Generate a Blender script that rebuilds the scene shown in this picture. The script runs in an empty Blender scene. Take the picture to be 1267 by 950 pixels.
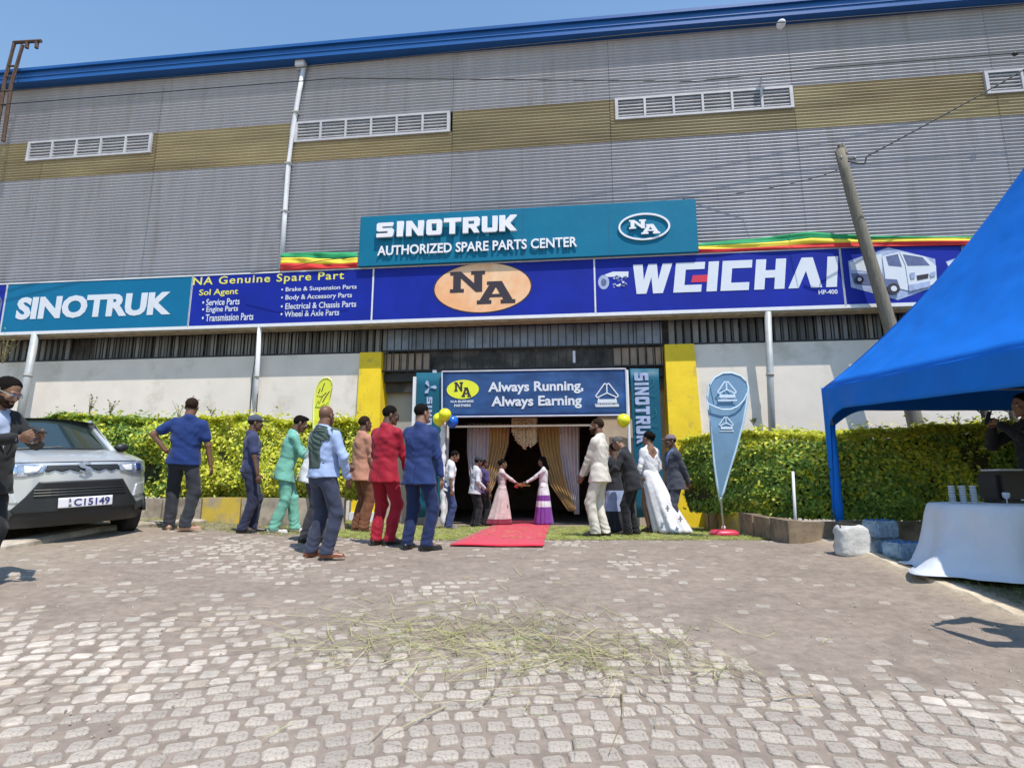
import bpy, bmesh, math, random
import numpy as np
from mathutils import Vector, Matrix, geometry
random.seed(7); rng = np.random.default_rng(7)
sc = bpy.context.scene
COL = sc.collection
PI = math.pi

# ------------------------------------------------------------------ camera
FPX, HOR, ZC = 690.0, 597.0, 0.82
PITCH = math.atan((HOR - 475) / FPX)
cam = bpy.data.cameras.new('camera'); cam.sensor_width = 36; cam.lens = 36 * FPX / 1267
cam.clip_start = 0.05; cam.clip_end = 1500
co = bpy.data.objects.new('camera', cam); COL.objects.link(co)
co.location = (0, 0, ZC); co.rotation_euler = (PI / 2 + PITCH, 0, 0); sc.camera = co

# ------------------------------------------------------------------ sky and sun
SUN = Vector((.27, -.42, 1.0)).normalized()
el = math.asin(SUN.z); az = math.atan2(SUN.x, SUN.y)
w = bpy.data.worlds.new('World'); sc.world = w; w.use_nodes = True
nt = w.node_tree; bg = nt.nodes['Background']; bg.inputs[1].default_value = .15
sk = nt.nodes.new('ShaderNodeTexSky'); sk.sky_type = 'NISHITA'; sk.sun_disc = False
sk.sun_elevation = el; sk.sun_rotation = az; sk.altitude = 700; sk.air_density = 2.0; sk.dust_density = .25; sk.ozone_density = 6.5
nt.links.new(sk.outputs[0], bg.inputs[0])
sl = bpy.data.lights.new('sun', 'SUN'); sl.energy = 4.3; sl.angle = math.radians(.5); sl.color = (1, .93, .85)
so = bpy.data.objects.new('sun', sl); COL.objects.link(so)
so.rotation_euler = SUN.to_track_quat('Z', 'Y').to_euler(); so.location = (4, -6, 16)
sc.view_settings.view_transform = 'Standard'; sc.view_settings.look = 'None'
sc.view_settings.exposure = 0.26; sc.view_settings.gamma = 1

# ------------------------------------------------------------------ places
TH = math.radians(6.35)
FM = Matrix.Translation((0, 13.5, 0)) @ Matrix.Rotation(-TH, 4, 'Z')      # frame of the front of the hall: x along it, -y out of it
ID = Matrix.Identity(4)
def ray(px, py):
    a, b = px - 633.5, 475 - py
    return Vector((a, FPX * math.cos(PITCH) - b * math.sin(PITCH), b * math.cos(PITCH) + FPX * math.sin(PITCH)))
def fp(px, py, out=0.0):
    """point of the front plane, 'out' metres before it -> (u, z)"""
    d = FM.inverted().to_3x3() @ ray(px, py); o = FM.inverted() @ Vector((0, 0, ZC))
    k = (-out - o.y) / d.y
    return o.x + d.x * k, o.z + d.z * k
def sstep(a, b, x):
    t = np.clip((x - a) / (b - a), 0, 1); return t * t * (3 - 2 * t)
def kerbx(y): return 3.83 + (y - 4.5) * .105
def gz(x, y):
    x = np.asarray(x, float); y = np.asarray(y, float)
    near = -.085 * np.clip(7.2 - y, 0, 12); far = -.035 * np.clip(y - 7.8, 0, 5.9)
    z = near + far + .07 * np.clip(-2 - x, 0, 4.5)
    k = kerbx(y); m = sstep(0.05, .45, x - k) * (1 - sstep(9.0, 10, y)) 
    z = z * (1 - m) + m * (-.09 + .012 * np.clip(y - 5, -3, 4))
    z = z + .07 * np.exp(-((x - k - .12) / .2) ** 2) * (1 - sstep(8.6, 9.4, y))
    return z
def on_ground(px, py):
    d = ray(px, py).normalized(); t = 1.0
    for i in range(4000):
        p = Vector((0, 0, ZC)) + d * t
        if p.z < float(gz(p.x, p.y)): return p
        t += .006
    return p
def at_depth(px, py, Y):
    d = ray(px, py); k = Y / d.y; return Vector((d.x * k, Y, ZC + d.z * k))

# ------------------------------------------------------------------ materials
MATS = {}
def mat(name, c, r=.6, m=0.0, var=.12, scale=4.0, bump=0.0, bscale=60.0, c2=None, c2amt=0.5, c2scale=1.5, spec=.5, sheen=0.0, coat=0.0,
        attr=None, trans=0.0, emit=None, stretch=None, wave=None, alpha=None, sss=0, objrand=0.0, bdist=.01, bdet=4):
    if name in MATS: return MATS[name]
    M = bpy.data.materials.new(name); M.use_nodes = True; n = M.node_tree; P = n.nodes['Principled BSDF']; L = n.links.new
    P.inputs['Roughness'].default_value = r; P.inputs['Metallic'].default_value = m
    P.inputs['Specular IOR Level'].default_value = spec
    if sheen: P.inputs['Sheen Weight'].default_value = sheen
    if coat: P.inputs['Coat Weight'].default_value = coat; P.inputs['Coat Roughness'].default_value = .05
    tc = n.nodes.new('ShaderNodeTexCoord'); vec = tc.outputs['Object']
    if stretch:
        mp = n.nodes.new('ShaderNodeMapping'); mp.inputs['Scale'].default_value = stretch; L(vec, mp.inputs[0]); vec = mp.outputs[0]
    def noise(s, det=4, rough=.55):
        q = n.nodes.new('ShaderNodeTexNoise'); q.inputs['Scale'].default_value = s; q.inputs['Detail'].default_value = det
        q.inputs['Roughness'].default_value = rough; L(vec, q.inputs['Vector']); return q.outputs['Fac']
    if attr:
        a = n.nodes.new('ShaderNodeAttribute'); a.attribute_name = attr; col = a.outputs['Color']
    else:
        rgb = n.nodes.new('ShaderNodeRGB'); rgb.outputs[0].default_value = (*c, 1); col = rgb.outputs[0]
    if c2 is not None:
        mr = n.nodes.new('ShaderNodeMapRange'); mr.inputs[1].default_value = .62 - c2amt * .3; mr.inputs[2].default_value = .72 - c2amt * .2
        L(noise(c2scale, 6, .62), mr.inputs[0])
        mx = n.nodes.new('ShaderNodeMix'); mx.data_type = 'RGBA'; L(mr.outputs[0], mx.inputs[0]); L(col, mx.inputs[6]); mx.inputs[7].default_value = (*c2, 1); col = mx.outputs[2]
    if var:
        mr = n.nodes.new('ShaderNodeMapRange'); mr.inputs[1].default_value = .3; mr.inputs[2].default_value = .7
        mr.inputs[3].default_value = 1 - var; mr.inputs[4].default_value = 1 + var; L(noise(scale, 5), mr.inputs[0])
        hs = n.nodes.new('ShaderNodeHueSaturation'); L(mr.outputs[0], hs.inputs['Value']); L(col, hs.inputs['Color']); col = hs.outputs[0]
    if objrand:
        oi = n.nodes.new('ShaderNodeObjectInfo'); mr = n.nodes.new('ShaderNodeMapRange'); mr.inputs[3].default_value = 1 - objrand; mr.inputs[4].default_value = 1 + objrand
        L(oi.outputs['Random'], mr.inputs[0]); hs = n.nodes.new('ShaderNodeHueSaturation'); L(mr.outputs[0], hs.inputs['Value']); L(col, hs.inputs['Color']); col = hs.outputs[0]
    L(col, P.inputs['Base Color'])
    if bump:
        b = n.nodes.new('ShaderNodeBump'); b.inputs['Strength'].default_value = bump; b.inputs['Distance'].default_value = bdist
        L(noise(bscale, bdet), b.inputs['Height']); L(b.outputs[0], P.inputs['Normal'])
    if wave:
        wv = n.nodes.new('ShaderNodeTexWave'); wv.wave_type = 'BANDS'; wv.bands_direction = 'X'; wv.inputs['Scale'].default_value = wave; wv.inputs['Distortion'].default_value = 1.5
        L(vec, wv.inputs['Vector'])
        b = n.nodes.new('ShaderNodeBump'); b.inputs['Strength'].default_value = .5; b.inputs['Distance'].default_value = .01; L(wv.outputs['Fac'], b.inputs['Height']); L(b.outputs[0], P.inputs['Normal'])
    if trans: P.inputs['Transmission Weight'].default_value = trans
    if emit: P.inputs['Emission Color'].default_value = (*emit[:3], 1); P.inputs['Emission Strength'].default_value = emit[3]
    if alpha is not None: P.inputs['Alpha'].default_value = alpha
    if sss: P.inputs['Subsurface Weight'].default_value = sss; P.inputs['Subsurface Radius'].default_value = (.02, .008, .004)
    MATS[name] = M; return M
def leafmat(name, attr='col', tr=.35):
    """two-sided leaf: diffuse + translucent, colour from the leaf's own attribute"""
    if name in MATS: return MATS[name]
    M = bpy.data.materials.new(name); M.use_nodes = True; n = M.node_tree; n.nodes.clear(); L = n.links.new
    a = n.nodes.new('ShaderNodeAttribute'); a.attribute_name = attr
    P = n.nodes.new('ShaderNodeBsdfPrincipled'); P.inputs['Roughness'].default_value = .5; P.inputs['Specular IOR Level'].default_value = .4
    T = n.nodes.new('ShaderNodeBsdfTranslucent'); X = n.nodes.new('ShaderNodeMixShader'); X.inputs[0].default_value = tr
    O = n.nodes.new('ShaderNodeOutputMaterial'); L(a.outputs['Color'], P.inputs['Base Color']); L(a.outputs['Color'], T.inputs[0])
    L(P.outputs[0], X.inputs[1]); L(T.outputs[0], X.inputs[2]); L(X.outputs[0], O.inputs[0]); MATS[name] = M; return M

# ------------------------------------------------------------------ objects
PM = {}
def tag(o, label=None, cat=None, group=None, kind=None):
    if label: o['label'] = label
    if cat: o['category'] = cat
    if group: o['group'] = group
    if kind: o['kind'] = kind
    return o
def thing(name, loc, label, cat, rot=0.0, group=None, mtx=None):
    o = bpy.data.objects.new(name, None); COL.objects.link(o); o.empty_display_size = .2
    m = mtx if mtx is not None else Matrix.Translation(loc) @ Matrix.Rotation(rot, 4, 'Z')
    o.matrix_world = m; PM[o.name] = m
    return tag(o, label, cat, group)
def fthing(name, u, out, z, label, cat, group=None):
    """a thing on the front of the hall"""
    return thing(name, None, label, cat, group=group, mtx=FM @ Matrix.Translation((u, -out, z)))
def wm(o):
    return PM.get(o.name, ID) if o is not None else ID
def link(name, me, mats=None, parent=None, frame=None, label=None):
    """me holds coordinates of 'frame' (None: those of the parent)"""
    o = bpy.data.objects.new(name, me); COL.objects.link(o)
    if mats is not None:
        for q in (mats if isinstance(mats, (list, tuple)) else [mats]): me.materials.append(q)
    if parent is not None:
        o.parent = parent; PM[o.name] = wm(parent)
        if frame is not None: me.transform(wm(parent).inverted() @ frame)
    elif frame is not None and frame is not ID: me.transform(frame)
    if label: o['label'] = label
    return o
def mesh(V, F, smooth=False, mi=None, cols=None):
    me = bpy.data.meshes.new('mesh')
    if isinstance(F, np.ndarray):
        V = np.asarray(V, np.float32); nf, k = F.shape
        me.vertices.add(len(V)); me.vertices.foreach_set('co', V.ravel())
        me.loops.add(nf * k); me.loops.foreach_set('vertex_index', F.astype(np.int32).ravel())
        me.polygons.add(nf); me.polygons.foreach_set('loop_start', np.arange(0, nf * k, k, dtype=np.int32)); me.update(calc_edges=True)
    else: me.from_pydata([tuple(v) for v in V], [], F); me.update()
    if smooth: me.polygons.foreach_set('use_smooth', [True] * len(me.polygons))
    if mi is not None: me.polygons.foreach_set('material_index', mi)
    if cols is not None:
        a = me.color_attributes.new('col', 'FLOAT_COLOR', 'POINT'); c4 = np.ones((len(cols), 4), np.float32); c4[:, :3] = cols
        a.data.foreach_set('color', c4.ravel())
    return me
class MB:
    def __init__(s): s.V = []; s.F = []; s.m = []; s.mi = 0
    def add(s, V, F):
        b = len(s.V); s.V += [Vector(v) for v in V]; s.F += [tuple(b + i for i in f) for f in F]; s.m += [s.mi] * len(F); return s
    def box(s, x0, x1, y0, y1, z0, z1, bev=0.0, M=None):
        if bev:
            bm = bmesh.new(); bmesh.ops.create_cube(bm, size=1)
            for v in bm.verts: v.co = Vector(((x0 + x1) / 2 + v.co.x * (x1 - x0), (y0 + y1) / 2 + v.co.y * (y1 - y0), (z0 + z1) / 2 + v.co.z * (z1 - z0)))
            bmesh.ops.bevel(bm, geom=bm.edges[:], offset=bev, segments=2, affect='EDGES')
            V = [v.co.copy() for v in bm.verts]; bm.verts.index_update(); F = [[v.index for v in f.verts] for f in bm.faces]; bm.free()
        else:
            V = [Vector((x, y, z)) for z in (z0, z1) for y in (y0, y1) for x in (x0, x1)]
            F = [(0, 2, 3, 1), (4, 5, 7, 6), (0, 1, 5, 4), (1, 3, 7, 5), (3, 2, 6, 7), (2, 0, 4, 6)]
        if M is not None: V = [M @ v for v in V]
        return s.add(V, F)
    def rings(s, R, closed=False, cap=True):
        b = len(s.V); n = len(R[0]); V = [v for r in R for v in r]; F = []
        m = len(R)
        for i in range(m if closed else m - 1):
            for j in range(n):
                a = i * n + j; c = i * n + (j + 1) % n; i2 = (i + 1) % m; F.append((a, c, i2 * n + (j + 1) % n, i2 * n + j))
        if cap and not closed: F += [tuple(range(n))[::-1], tuple((m - 1) * n + j for j in range(n))]
        return s.add(V, F)
    def tube(s, P, r, n=8, cap=True, closed=False):
        P = [Vector(p) for p in P]; m = len(P); rr = r if isinstance(r, (list, tuple)) else [r] * m; R = []
        up = Vector((0, 0, 1))
        for i, p in enumerate(P):
            t = (P[min(i + 1, m - 1)] - P[max(i - 1, 0)]).normalized() if not closed else (P[(i + 1) % m] - P[i - 1]).normalized()
            a = t.cross(up)
            if a.length < .05: a = t.cross(Vector((0, 1, 0)))
            a.normalize(); b = t.cross(a)
            R.append([p + (a * math.cos(2 * PI * k / n) + b * math.sin(2 * PI * k / n)) * rr[i] for k in range(n)])
        return s.rings(R, closed, cap)
    def sphere(s, c, r, n=12, m=8, M=None):
        c = Vector(c); r = Vector(r if isinstance(r, (tuple, list)) else (r, r, r)); R = []
        for i in range(m + 1):
            th = PI * (i + .02 * (1 if i == 0 else -1 if i == m else 0)) / m
            R.append([Vector((math.cos(2 * PI * k / n) * math.sin(th) * r.x, math.sin(2 * PI * k / n) * math.sin(th) * r.y, math.cos(th) * r.z)) for k in range(n)])
        R = [[(M @ v if M else v) + c for v in q] for q in R]
        return s.rings(R[::-1])
    def prism(s, P2, y0, y1):
        """outline in (x, z), extruded from y0 to y1"""
        n = len(P2); V = [(x, y0, z) for x, z in P2] + [(x, y1, z) for x, z in P2]
        return s.add(V, [tuple(range(n)), tuple(range(2 * n - 1, n - 1, -1))] + [(i, i + n, (i + 1) % n + n, (i + 1) % n) for i in range(n)])
    def build(s, name, mats, parent=None, frame=None, smooth=False, label=None):
        me = mesh(s.V, s.F, smooth, s.m)
        return link(name, me, mats, parent, frame, label)
def curve_mesh(outs, extrude=.004):
    """closed 2D outlines (holes allowed) -> filled mesh in the xz plane facing -y"""
    cu = bpy.data.curves.new('c', 'CURVE'); cu.dimensions = '2D'; cu.fill_mode = 'BOTH'; cu.extrude = extrude / 2
    for P in outs:
        sp = cu.splines.new('POLY'); sp.points.add(len(P) - 1); sp.use_cyclic_u = True
        for q, (x, y) in zip(sp.points, P): q.co = (x, y, 0, 1)
    return _tomesh(cu)
def _tomesh(cu):
    o = bpy.data.objects.new('tmp', cu); COL.objects.link(o); dg = bpy.context.evaluated_depsgraph_get(); dg.update()
    me = bpy.data.meshes.new_from_object(o.evaluated_get(dg)); bpy.data.objects.remove(o); bpy.data.curves.remove(cu)
    V = np.empty(len(me.vertices) * 3, np.float32); me.vertices.foreach_get('co', V); V = V.reshape(-1, 3)
    V = np.stack([V[:, 0], -V[:, 2], V[:, 1]], 1); me.vertices.foreach_set('co', V.ravel()); return me
def fit(me, x0, x1, z0, z1, y):
    V = np.empty(len(me.vertices) * 3, np.float32); me.vertices.foreach_get('co', V); V = V.reshape(-1, 3); lo = V.min(0); hi = V.max(0)
    V[:, 0] = x0 + (V[:, 0] - lo[0]) / (hi[0] - lo[0]) * (x1 - x0); V[:, 2] = z0 + (V[:, 2] - lo[2]) / (hi[2] - lo[2]) * (z1 - z0)
    V[:, 1] = y - (hi[1] - V[:, 1]); me.vertices.foreach_set('co', V.ravel()); me.update(); return me
def text_mesh(s, bold=.0, extrude=.004, space=1.0):
    cu = bpy.data.curves.new('t', 'FONT'); cu.body = s; cu.offset = bold; cu.extrude = extrude / 2; cu.space_character = space; cu.resolution_u = 3
    return _tomesh(cu)
def ftext(s, a, b, out, m, parent, bold=.02, ext=.004, space=1.0, frame=None, name='lettering'):
    """text fitted between lower-left and upper-right photo points on the plane 'out' before the front"""
    x0, z0 = fp(*a, out); x1, z1 = fp(*b, out)
    me = fit(text_mesh(s, bold, ext, space), x0, x1, z0, z1, -out); return link(name, me, m, parent, FM)
G = {
 'S': (10, [[(0, 0), (9, 0), (10, 1), (10, 5.2), (9, 6.1), (3.4, 6.1), (3.4, 7.4), (9.6, 7.4), (9.6, 10), (1, 10), (0, 9), (0, 4.9), (1, 4), (6.6, 4), (6.6, 2.6), (0, 2.6)]]),
 'I': (4, [[(.3, 0), (3.7, 0), (3.7, 10), (.3, 10)]]),
 'N': (10, [[(0, 0), (3.2, 0), (3.2, 5.6), (6.8, 0), (10, 0), (10, 10), (6.8, 10), (6.8, 4.4), (3.2, 10), (0, 10)]]),
 'O': (10, [[(1, 0), (9, 0), (10, 1), (10, 9), (9, 10), (1, 10), (0, 9), (0, 1)], [(3.4, 2.6), (6.6, 2.6), (6.6, 7.4), (3.4, 7.4)]]),
 'T': (10, [[(3.3, 0), (6.7, 0), (6.7, 7.4), (10, 7.4), (10, 10), (0, 10), (0, 7.4), (3.3, 7.4)]]),
 'R': (10, [[(0, 0), (3.3, 0), (3.3, 3.2), (4.6, 3.2), (6.6, 0), (10, 0), (8.1, 3.6), (10, 4.6), (10, 9), (9, 10), (0, 10)], [(3.3, 5.6), (6.7, 5.6), (6.7, 7.6), (3.3, 7.6)]]),
 'U': (10, [[(1, 0), (9, 0), (10, 1), (10, 10), (6.7, 10), (6.7, 2.6), (3.3, 2.6), (3.3, 10), (0, 10), (0, 1)]]),
 'K': (10, [[(0, 0), (3.3, 0), (3.3, 3.6), (6.4, 0), (10, 0), (6, 5.2), (9.8, 10), (6.2, 10), (3.3, 6.4), (3.3, 10), (0, 10)]]),
 'slabN': (10, [[(0, 0), (4, 0), (4, 1.7), (3.1, 1.7), (3.1, 6.8), (7.4, 0), (9.2, 0), (9.2, 8.3), (10, 8.3), (10, 10), (6, 10), (6, 8.3), (6.9, 8.3), (6.9, 4.2), (3.1, 10), (0, 10), (0, 8.3), (.9, 8.3), (.9, 1.7), (0, 1.7)]]),
 'slabA': (10, [[(0, 0), (3.8, 0), (3.8, 1.7), (3.1, 1.7), (3.45, 2.9), (6.55, 2.9), (6.9, 1.7), (6.2, 1.7), (6.2, 0), (10, 0), (10, 1.7), (9.3, 1.7), (6.5, 10), (2.6, 10), (2.6, 8.5), (3.2, 8.5), (.7, 1.7), (0, 1.7)], [(3.9, 4.3), (6.0, 4.3), (4.95, 7.4)]]),
 'W2': (13, [[(2.2, 0), (5.4, 0), (6.5, 5.5), (7.6, 0), (10.8, 0), (13, 10), (9.8, 10), (8.9, 4.6), (7.9, 10), (5.1, 10), (4.1, 4.6), (3.2, 10), (0, 10)]]),
 'E2': (9.5, [[(0, 0), (9, 0), (9, 2.4), (3.4, 2.4), (3.4, 7.6), (9.5, 7.6), (9.5, 10), (0, 10)]]),
 'C2': (9.5, [[(0, 0), (9, 0), (9, 2.6), (3.2, 2.6), (3.2, 7.4), (9.5, 7.4), (9.5, 10), (0, 10)]]),
 'H2': (9.5, [[(0, 0), (3.2, 0), (3.2, 3.8), (6.3, 3.8), (6.3, 0), (9.5, 0), (9.5, 10), (6.3, 10), (6.3, 6.3), (3.2, 6.3), (3.2, 10), (0, 10)]]),
 'A2': (10.5, [[(0, 0), (3.2, 0), (5.2, 5.6), (7.1, 0), (10.5, 0), (7.1, 10), (3.6, 10)]]),
 'I2': (3.3, [[(0, 0), (3.3, 0), (3.3, 10), (0, 10)]]),
}
def glyphs(seq, gap=1.0, shear=0.0, ext=.01):
    outs = []; x = 0
    for g in seq:
        wd, O = G[g]
        for P in O: outs.append([(x + a + shear * b, b) for a, b in P])
        x += wd + gap
    return curve_mesh(outs, ext)
def fglyph(seq, a, b, out, m, parent, gap=1.0, shear=0.0, ext=.01, name='lettering', frame=FM):
    x0, z0 = fp(*a, out); x1, z1 = fp(*b, out)
    return link(name, fit(glyphs(seq, gap, shear, ext), x0, x1, z0, z1, -out), m, parent, frame)
def ellipse(cx, cz, a, b, n=40): return [(cx + a * math.cos(2 * PI * k / n), cz + b * math.sin(2 * PI * k / n)) for k in range(n)]
def shape(outs, y, ext, m, parent, name, frame=FM):
    me = curve_mesh(outs, ext); V = np.empty(len(me.vertices) * 3, np.float32); me.vertices.foreach_get('co', V); V = V.reshape(-1, 3)
    V[:, 1] += y - V[:, 1].max(); me.vertices.foreach_set('co', V.ravel()); me.update(); return link(name, me, m, parent, frame)
def strokes(mb, lines, wd, y, th=.004):
    k = 0
    for Ln in lines:
        for (x0, z0), (x1, z1) in zip(Ln[:-1], Ln[1:]):
            dx, dz = x1 - x0, z1 - z0; l = math.hypot(dx, dz); nx, nz = -dz / l * wd / 2, dx / l * wd / 2
            yy = y - .0006 * k; k += 1
            mb.prism([(x0 + nx, z0 + nz), (x1 + nx, z1 + nz), (x1 - nx, z1 - nz), (x0 - nx, z0 - nz)], yy - th, yy)
    return mb
def logo(cx, cz, s, y, m, parent, wd=None, frame=FM, rot=0.0, name='emblem', solid=False):
    """three joined kites over a bar"""
    c, q = math.cos(rot), math.sin(rot)
    T = lambda P: [(cx + s * (a * c - b * q), cz + s * (a * q + b * c)) for a, b in P]
    wd = wd or s * .09; mb = MB()
    if solid:
        for k in range(3):
            g = 2 * PI * k / 3 + PI / 6; f = lambda r, t: (r * math.cos(g + t), .1 + r * math.sin(g + t))
            P = T([f(.1, .6), f(.75, .18 + .55), f(.95, .62 + .42 - .1), f(.75, PI / 3 + .33), f(.1, 1.5)]); mb.prism(P, y - .004, y)
    else:
        L = [[(0, .1), (0, .85), (.18, .95), (.98, -.15), (.85, -.3), (0, .1), (-.85, -.3), (-.98, -.15), (-.18, .95), (0, .85)]]
        strokes(mb, [T(P) for P in L], wd, y)
        strokes(mb, [T([(-.72, -.35), (-.8, -.78), (.8, -.78), (.72, -.35)])], wd, y - .0065)
        mb.prism(T([(-.8, -.46), (.8, -.46), (.86, -.76), (-.86, -.76)]), y - .016, y - .012)
        mb.prism(T([(-1, -.95), (1, -.95), (1, -1.12), (-1, -1.12)]), y - .004, y)
    return mb.build(name, m, parent, frame)
# ------------------------------------------------------------------ the ground
def lin(a, b, n): return list(np.linspace(a, b, n))
def noise2(x, y, s, seed=0):
    """smooth value noise in numpy"""
    x = np.asarray(x) * s + 57.3 + seed * 13.1; y = np.asarray(y) * s + 91.7 + seed * 7.7
    xi = np.floor(x).astype(int); yi = np.floor(y).astype(int); fx = x - xi; fy = y - yi; fx = fx * fx * (3 - 2 * fx); fy = fy * fy * (3 - 2 * fy)
    h = lambda a, b: ((np.sin(a * 127.1 + b * 311.7 + seed * 17.0) * 43758.5453) % 1.0)
    return (h(xi, yi) * (1 - fx) + h(xi + 1, yi) * fx) * (1 - fy) + (h(xi, yi + 1) * (1 - fx) + h(xi + 1, yi + 1) * fx) * fy
def fbm(x, y, s, seed=0, o=4): 
    return sum(noise2(x, y, s * 2 ** k, seed + k) / 2 ** k for k in range(o)) / sum(1 / 2 ** k for k in range(o))
def dirt(x, y):
    """how deep the dust lies over the setts: below 0 they show"""
    n = fbm(x, y, .75, 3, 4) - .5; n2 = fbm(x, y, 5, 9, 3) - .5
    base = sstep(3.0, 4.4, y + .1 * x) * .78 - .50
    base = base + .30 * sstep(.9, 2.6, x) * sstep(2.9, 4.2, y + .2 * x)
    base = base - .42 * np.exp(-((x + 3.2) / 1.6) ** 2 - ((y - 5.9) / .75) ** 2)
    base = base - .45 * np.exp(-((x - 1.35) / .6) ** 2 - ((y - 6.2) / .6) ** 2)
    base = base - .45 * np.exp(-((x - 1.2) / .4) ** 2 - ((y - 4.2) / .6) ** 2)
    base = base - .40 * np.exp(-((x + 2.6) / 1.3) ** 2 - ((y - 4.3) / .6) ** 2)
    return base + n * .95 + n2 * .35
xs = [-260, -120, -60, -30, -18] + lin(-13, 13, 261) + [18, 30, 60, 120, 260]
ys = [-200, -60, -20, -6] + lin(-1, 9.6, 213) + lin(9.7, 15.5, 40) + [22, 40, 80, 160, 420]
X, Y = np.meshgrid(xs, ys); Z = gz(X, Y)
dd = dirt(X, Y); crt = (1 - sstep(-.15, .1, X - kerbx(Y)))
Z = Z - .006 + crt * (np.clip(dd + .2, 0, .5) * .03) + .006 * (fbm(X, Y, 3, 5, 3) - .5)
nx, ny = len(xs), len(ys); I = np.arange(nx * ny).reshape(ny, nx)
F = np.stack([I[:-1, :-1], I[:-1, 1:], I[1:, 1:], I[1:, :-1]], -1).reshape(-1, 4)
cgr = np.zeros((ny, nx, 3)); nse = fbm(X, Y, 2.2, 21, 4)[..., None]; fine = fbm(X, Y, 9, 31, 3)[..., None]
dust = np.array([.245, .205, .175]) * (.72 + .56 * fine); dusty = np.array([.37, .315, .27])
cgr[:] = dust * (1 - .45 * nse) + dusty * .45 * nse
cgr = cgr * np.array([.94, .92, .88])
lawn = sstep(.14, .34, X - kerbx(Y))[..., None]; cgr = cgr * (1 - lawn) + lawn * (np.array([.085, .075, .04]) * (.7 + .6 * fine))
kb = np.exp(-((X - kerbx(Y) - .05) / .17) ** 2)[..., None]; cgr = cgr * (1 - .7 * kb) + .7 * kb * np.array([.42, .345, .25])
lf = sstep(-.4, .1, -(X + 4.35) - (Y - 5.6) * -.0)[..., None] * (Y > 5.0)[..., None]; cgr = cgr * (1 - .5 * lf) + .5 * lf * np.array([.30, .25, .19])
bed = (sstep(8.9, 9.1, Y) * sstep(4.3, 4.5, X) + sstep(9.6, 9.8, Y) * sstep(3.3, 3.6, -X) + sstep(9.8, 10.2, Y) * sstep(3.7, 3.9, X))[..., None]; bed = np.clip(bed, 0, 1); cgr = cgr * (1 - bed) + bed * np.array([.13, .095, .06]) * (.7 + .6 * fine)
Mground = mat('dusty_court', (.3, .26, .22), .95, var=.16, scale=14, bump=.7, bscale=45, attr='col', spec=.2)
court = link('courtyard', mesh(np.stack([X.ravel(), Y.ravel(), Z.ravel()], 1), F, True, cols=cgr.reshape(-1, 3)), Mground)
tag(court, kind='structure')

# raised concrete edge between court and turf on the right
mbk = MB(); Rk = []
for k in range(60):
    y = 2.6 + k * .107; x = kerbx(y) + .012 * math.sin(k * .9) + .01 * math.sin(k * 2.3); z = float(gz(x - .3, y)); w_ = .17 + .015 * math.sin(k * 1.4)
    Rk.append([Vector((x + o, y, z + h)) for o, h in ((0, -.08), (.0, .035), (.03, .065 + .008 * math.sin(k * 1.7)), (w_ - .03, .07), (w_, .05), (w_ + .02, -.15))])
mbk.rings(Rk[::-1]); tag(mbk.build('kerb', mat('pale_kerb', (.56, .47, .34), .92, var=.2, scale=7, bump=.6, bscale=30, c2=(.36, .30, .22), c2scale=3.5, c2amt=.4)), kind='structure')

# setts: rows laid in arcs
Mst = mat('sett_stone', (.51, .45, .385), .9, var=.16, scale=16, bump=.7, bscale=45, c2=(.32, .27, .22), c2amt=.42, c2scale=5, objrand=.14, spec=.2)
Msts = mat('sett_stone_field', (.5, .46, .41), .9, var=.16, scale=16, bump=.7, bscale=45, c2=(.32, .27, .22), c2amt=.42, c2scale=5, attr='col', spec=.25)
def sett_shape(seed):
    r = random.Random(seed); n = 8; base = []
    for sx, sy in ((1, 1), (-1, 1), (-1, -1), (1, -1)):
        ex, ey = .5 + r.uniform(-.05, .03), .5 + r.uniform(-.05, .03); c1, c2 = r.uniform(.08, .2), r.uniform(.08, .2)
        q = [(sx * ex, sy * (ey - c1)), (sx * (ex - c2), sy * ey)]; base += q if sx * sy > 0 else q[::-1]
    V = [(x, y, -.03) for x, y in base] + [(x * .98, y * .98, -.002) for x, y in base] + [(x * .84, y * .84, .0055 + r.uniform(-.0012, .0012)) for x, y in base] + [(0, 0, .0075)]
    F = []
    for k in range(n):
        j = (k + 1) % n; F += [(k, j, n + j, n + k), (n + k, n + j, 2 * n + j, 2 * n + k), (2 * n + k, 2 * n + j, 3 * n)]
    return V, F
SH = [sett_shape(k) for k in range(10)]
smesh = [mesh(V, F, False) for V, F in SH]
for m_ in smesh: m_.materials.append(Mst)
cx0, cy0 = .55, -3.2; setts = []
r = 4.4; ri = 0
while r < 16:
    wr = .116 + .010 * math.sin(ri * 1.7); step = .128; na = int(2 * PI * r / step); off = random.random()
    for k in range(na):
        a = 2 * PI * (k + off + random.uniform(-.1, .1)) / na
        rr_ = r + random.uniform(-.011, .011) + .09 * math.sin(a * 9 + 1) + .04 * math.sin(a * 23)
        x = cx0 + rr_ * math.sin(a); y = cy0 + rr_ * math.cos(a)
        if y < 1.7 or y > 8.7 or abs(x) > 1.0 * y + .7 or x > kerbx(y) - .1 or x < -4.9 + .0 * y: continue
        dv = float(dirt(x, y))
        if dv + random.gauss(0, .16) > .05 and random.random() > .07: continue
        setts.append((x, y, -a + random.gauss(0, .08), step * random.uniform(.74, .97), wr * random.uniform(.76, .95), dv))
    r += wr; ri += 1
setts.sort(key=lambda q: math.hypot(q[0], q[1]))
def infr(q):
    d = Vector((q[0], q[1], float(gz(q[0], q[1])) - ZC)); f = d.y * math.cos(PITCH) + d.z * math.sin(PITCH); u = -d.y * math.sin(PITCH) + d.z * math.cos(PITCH)
    return abs(d.x / f) < 640 / FPX and abs(u / f) < 478 / FPX
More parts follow.
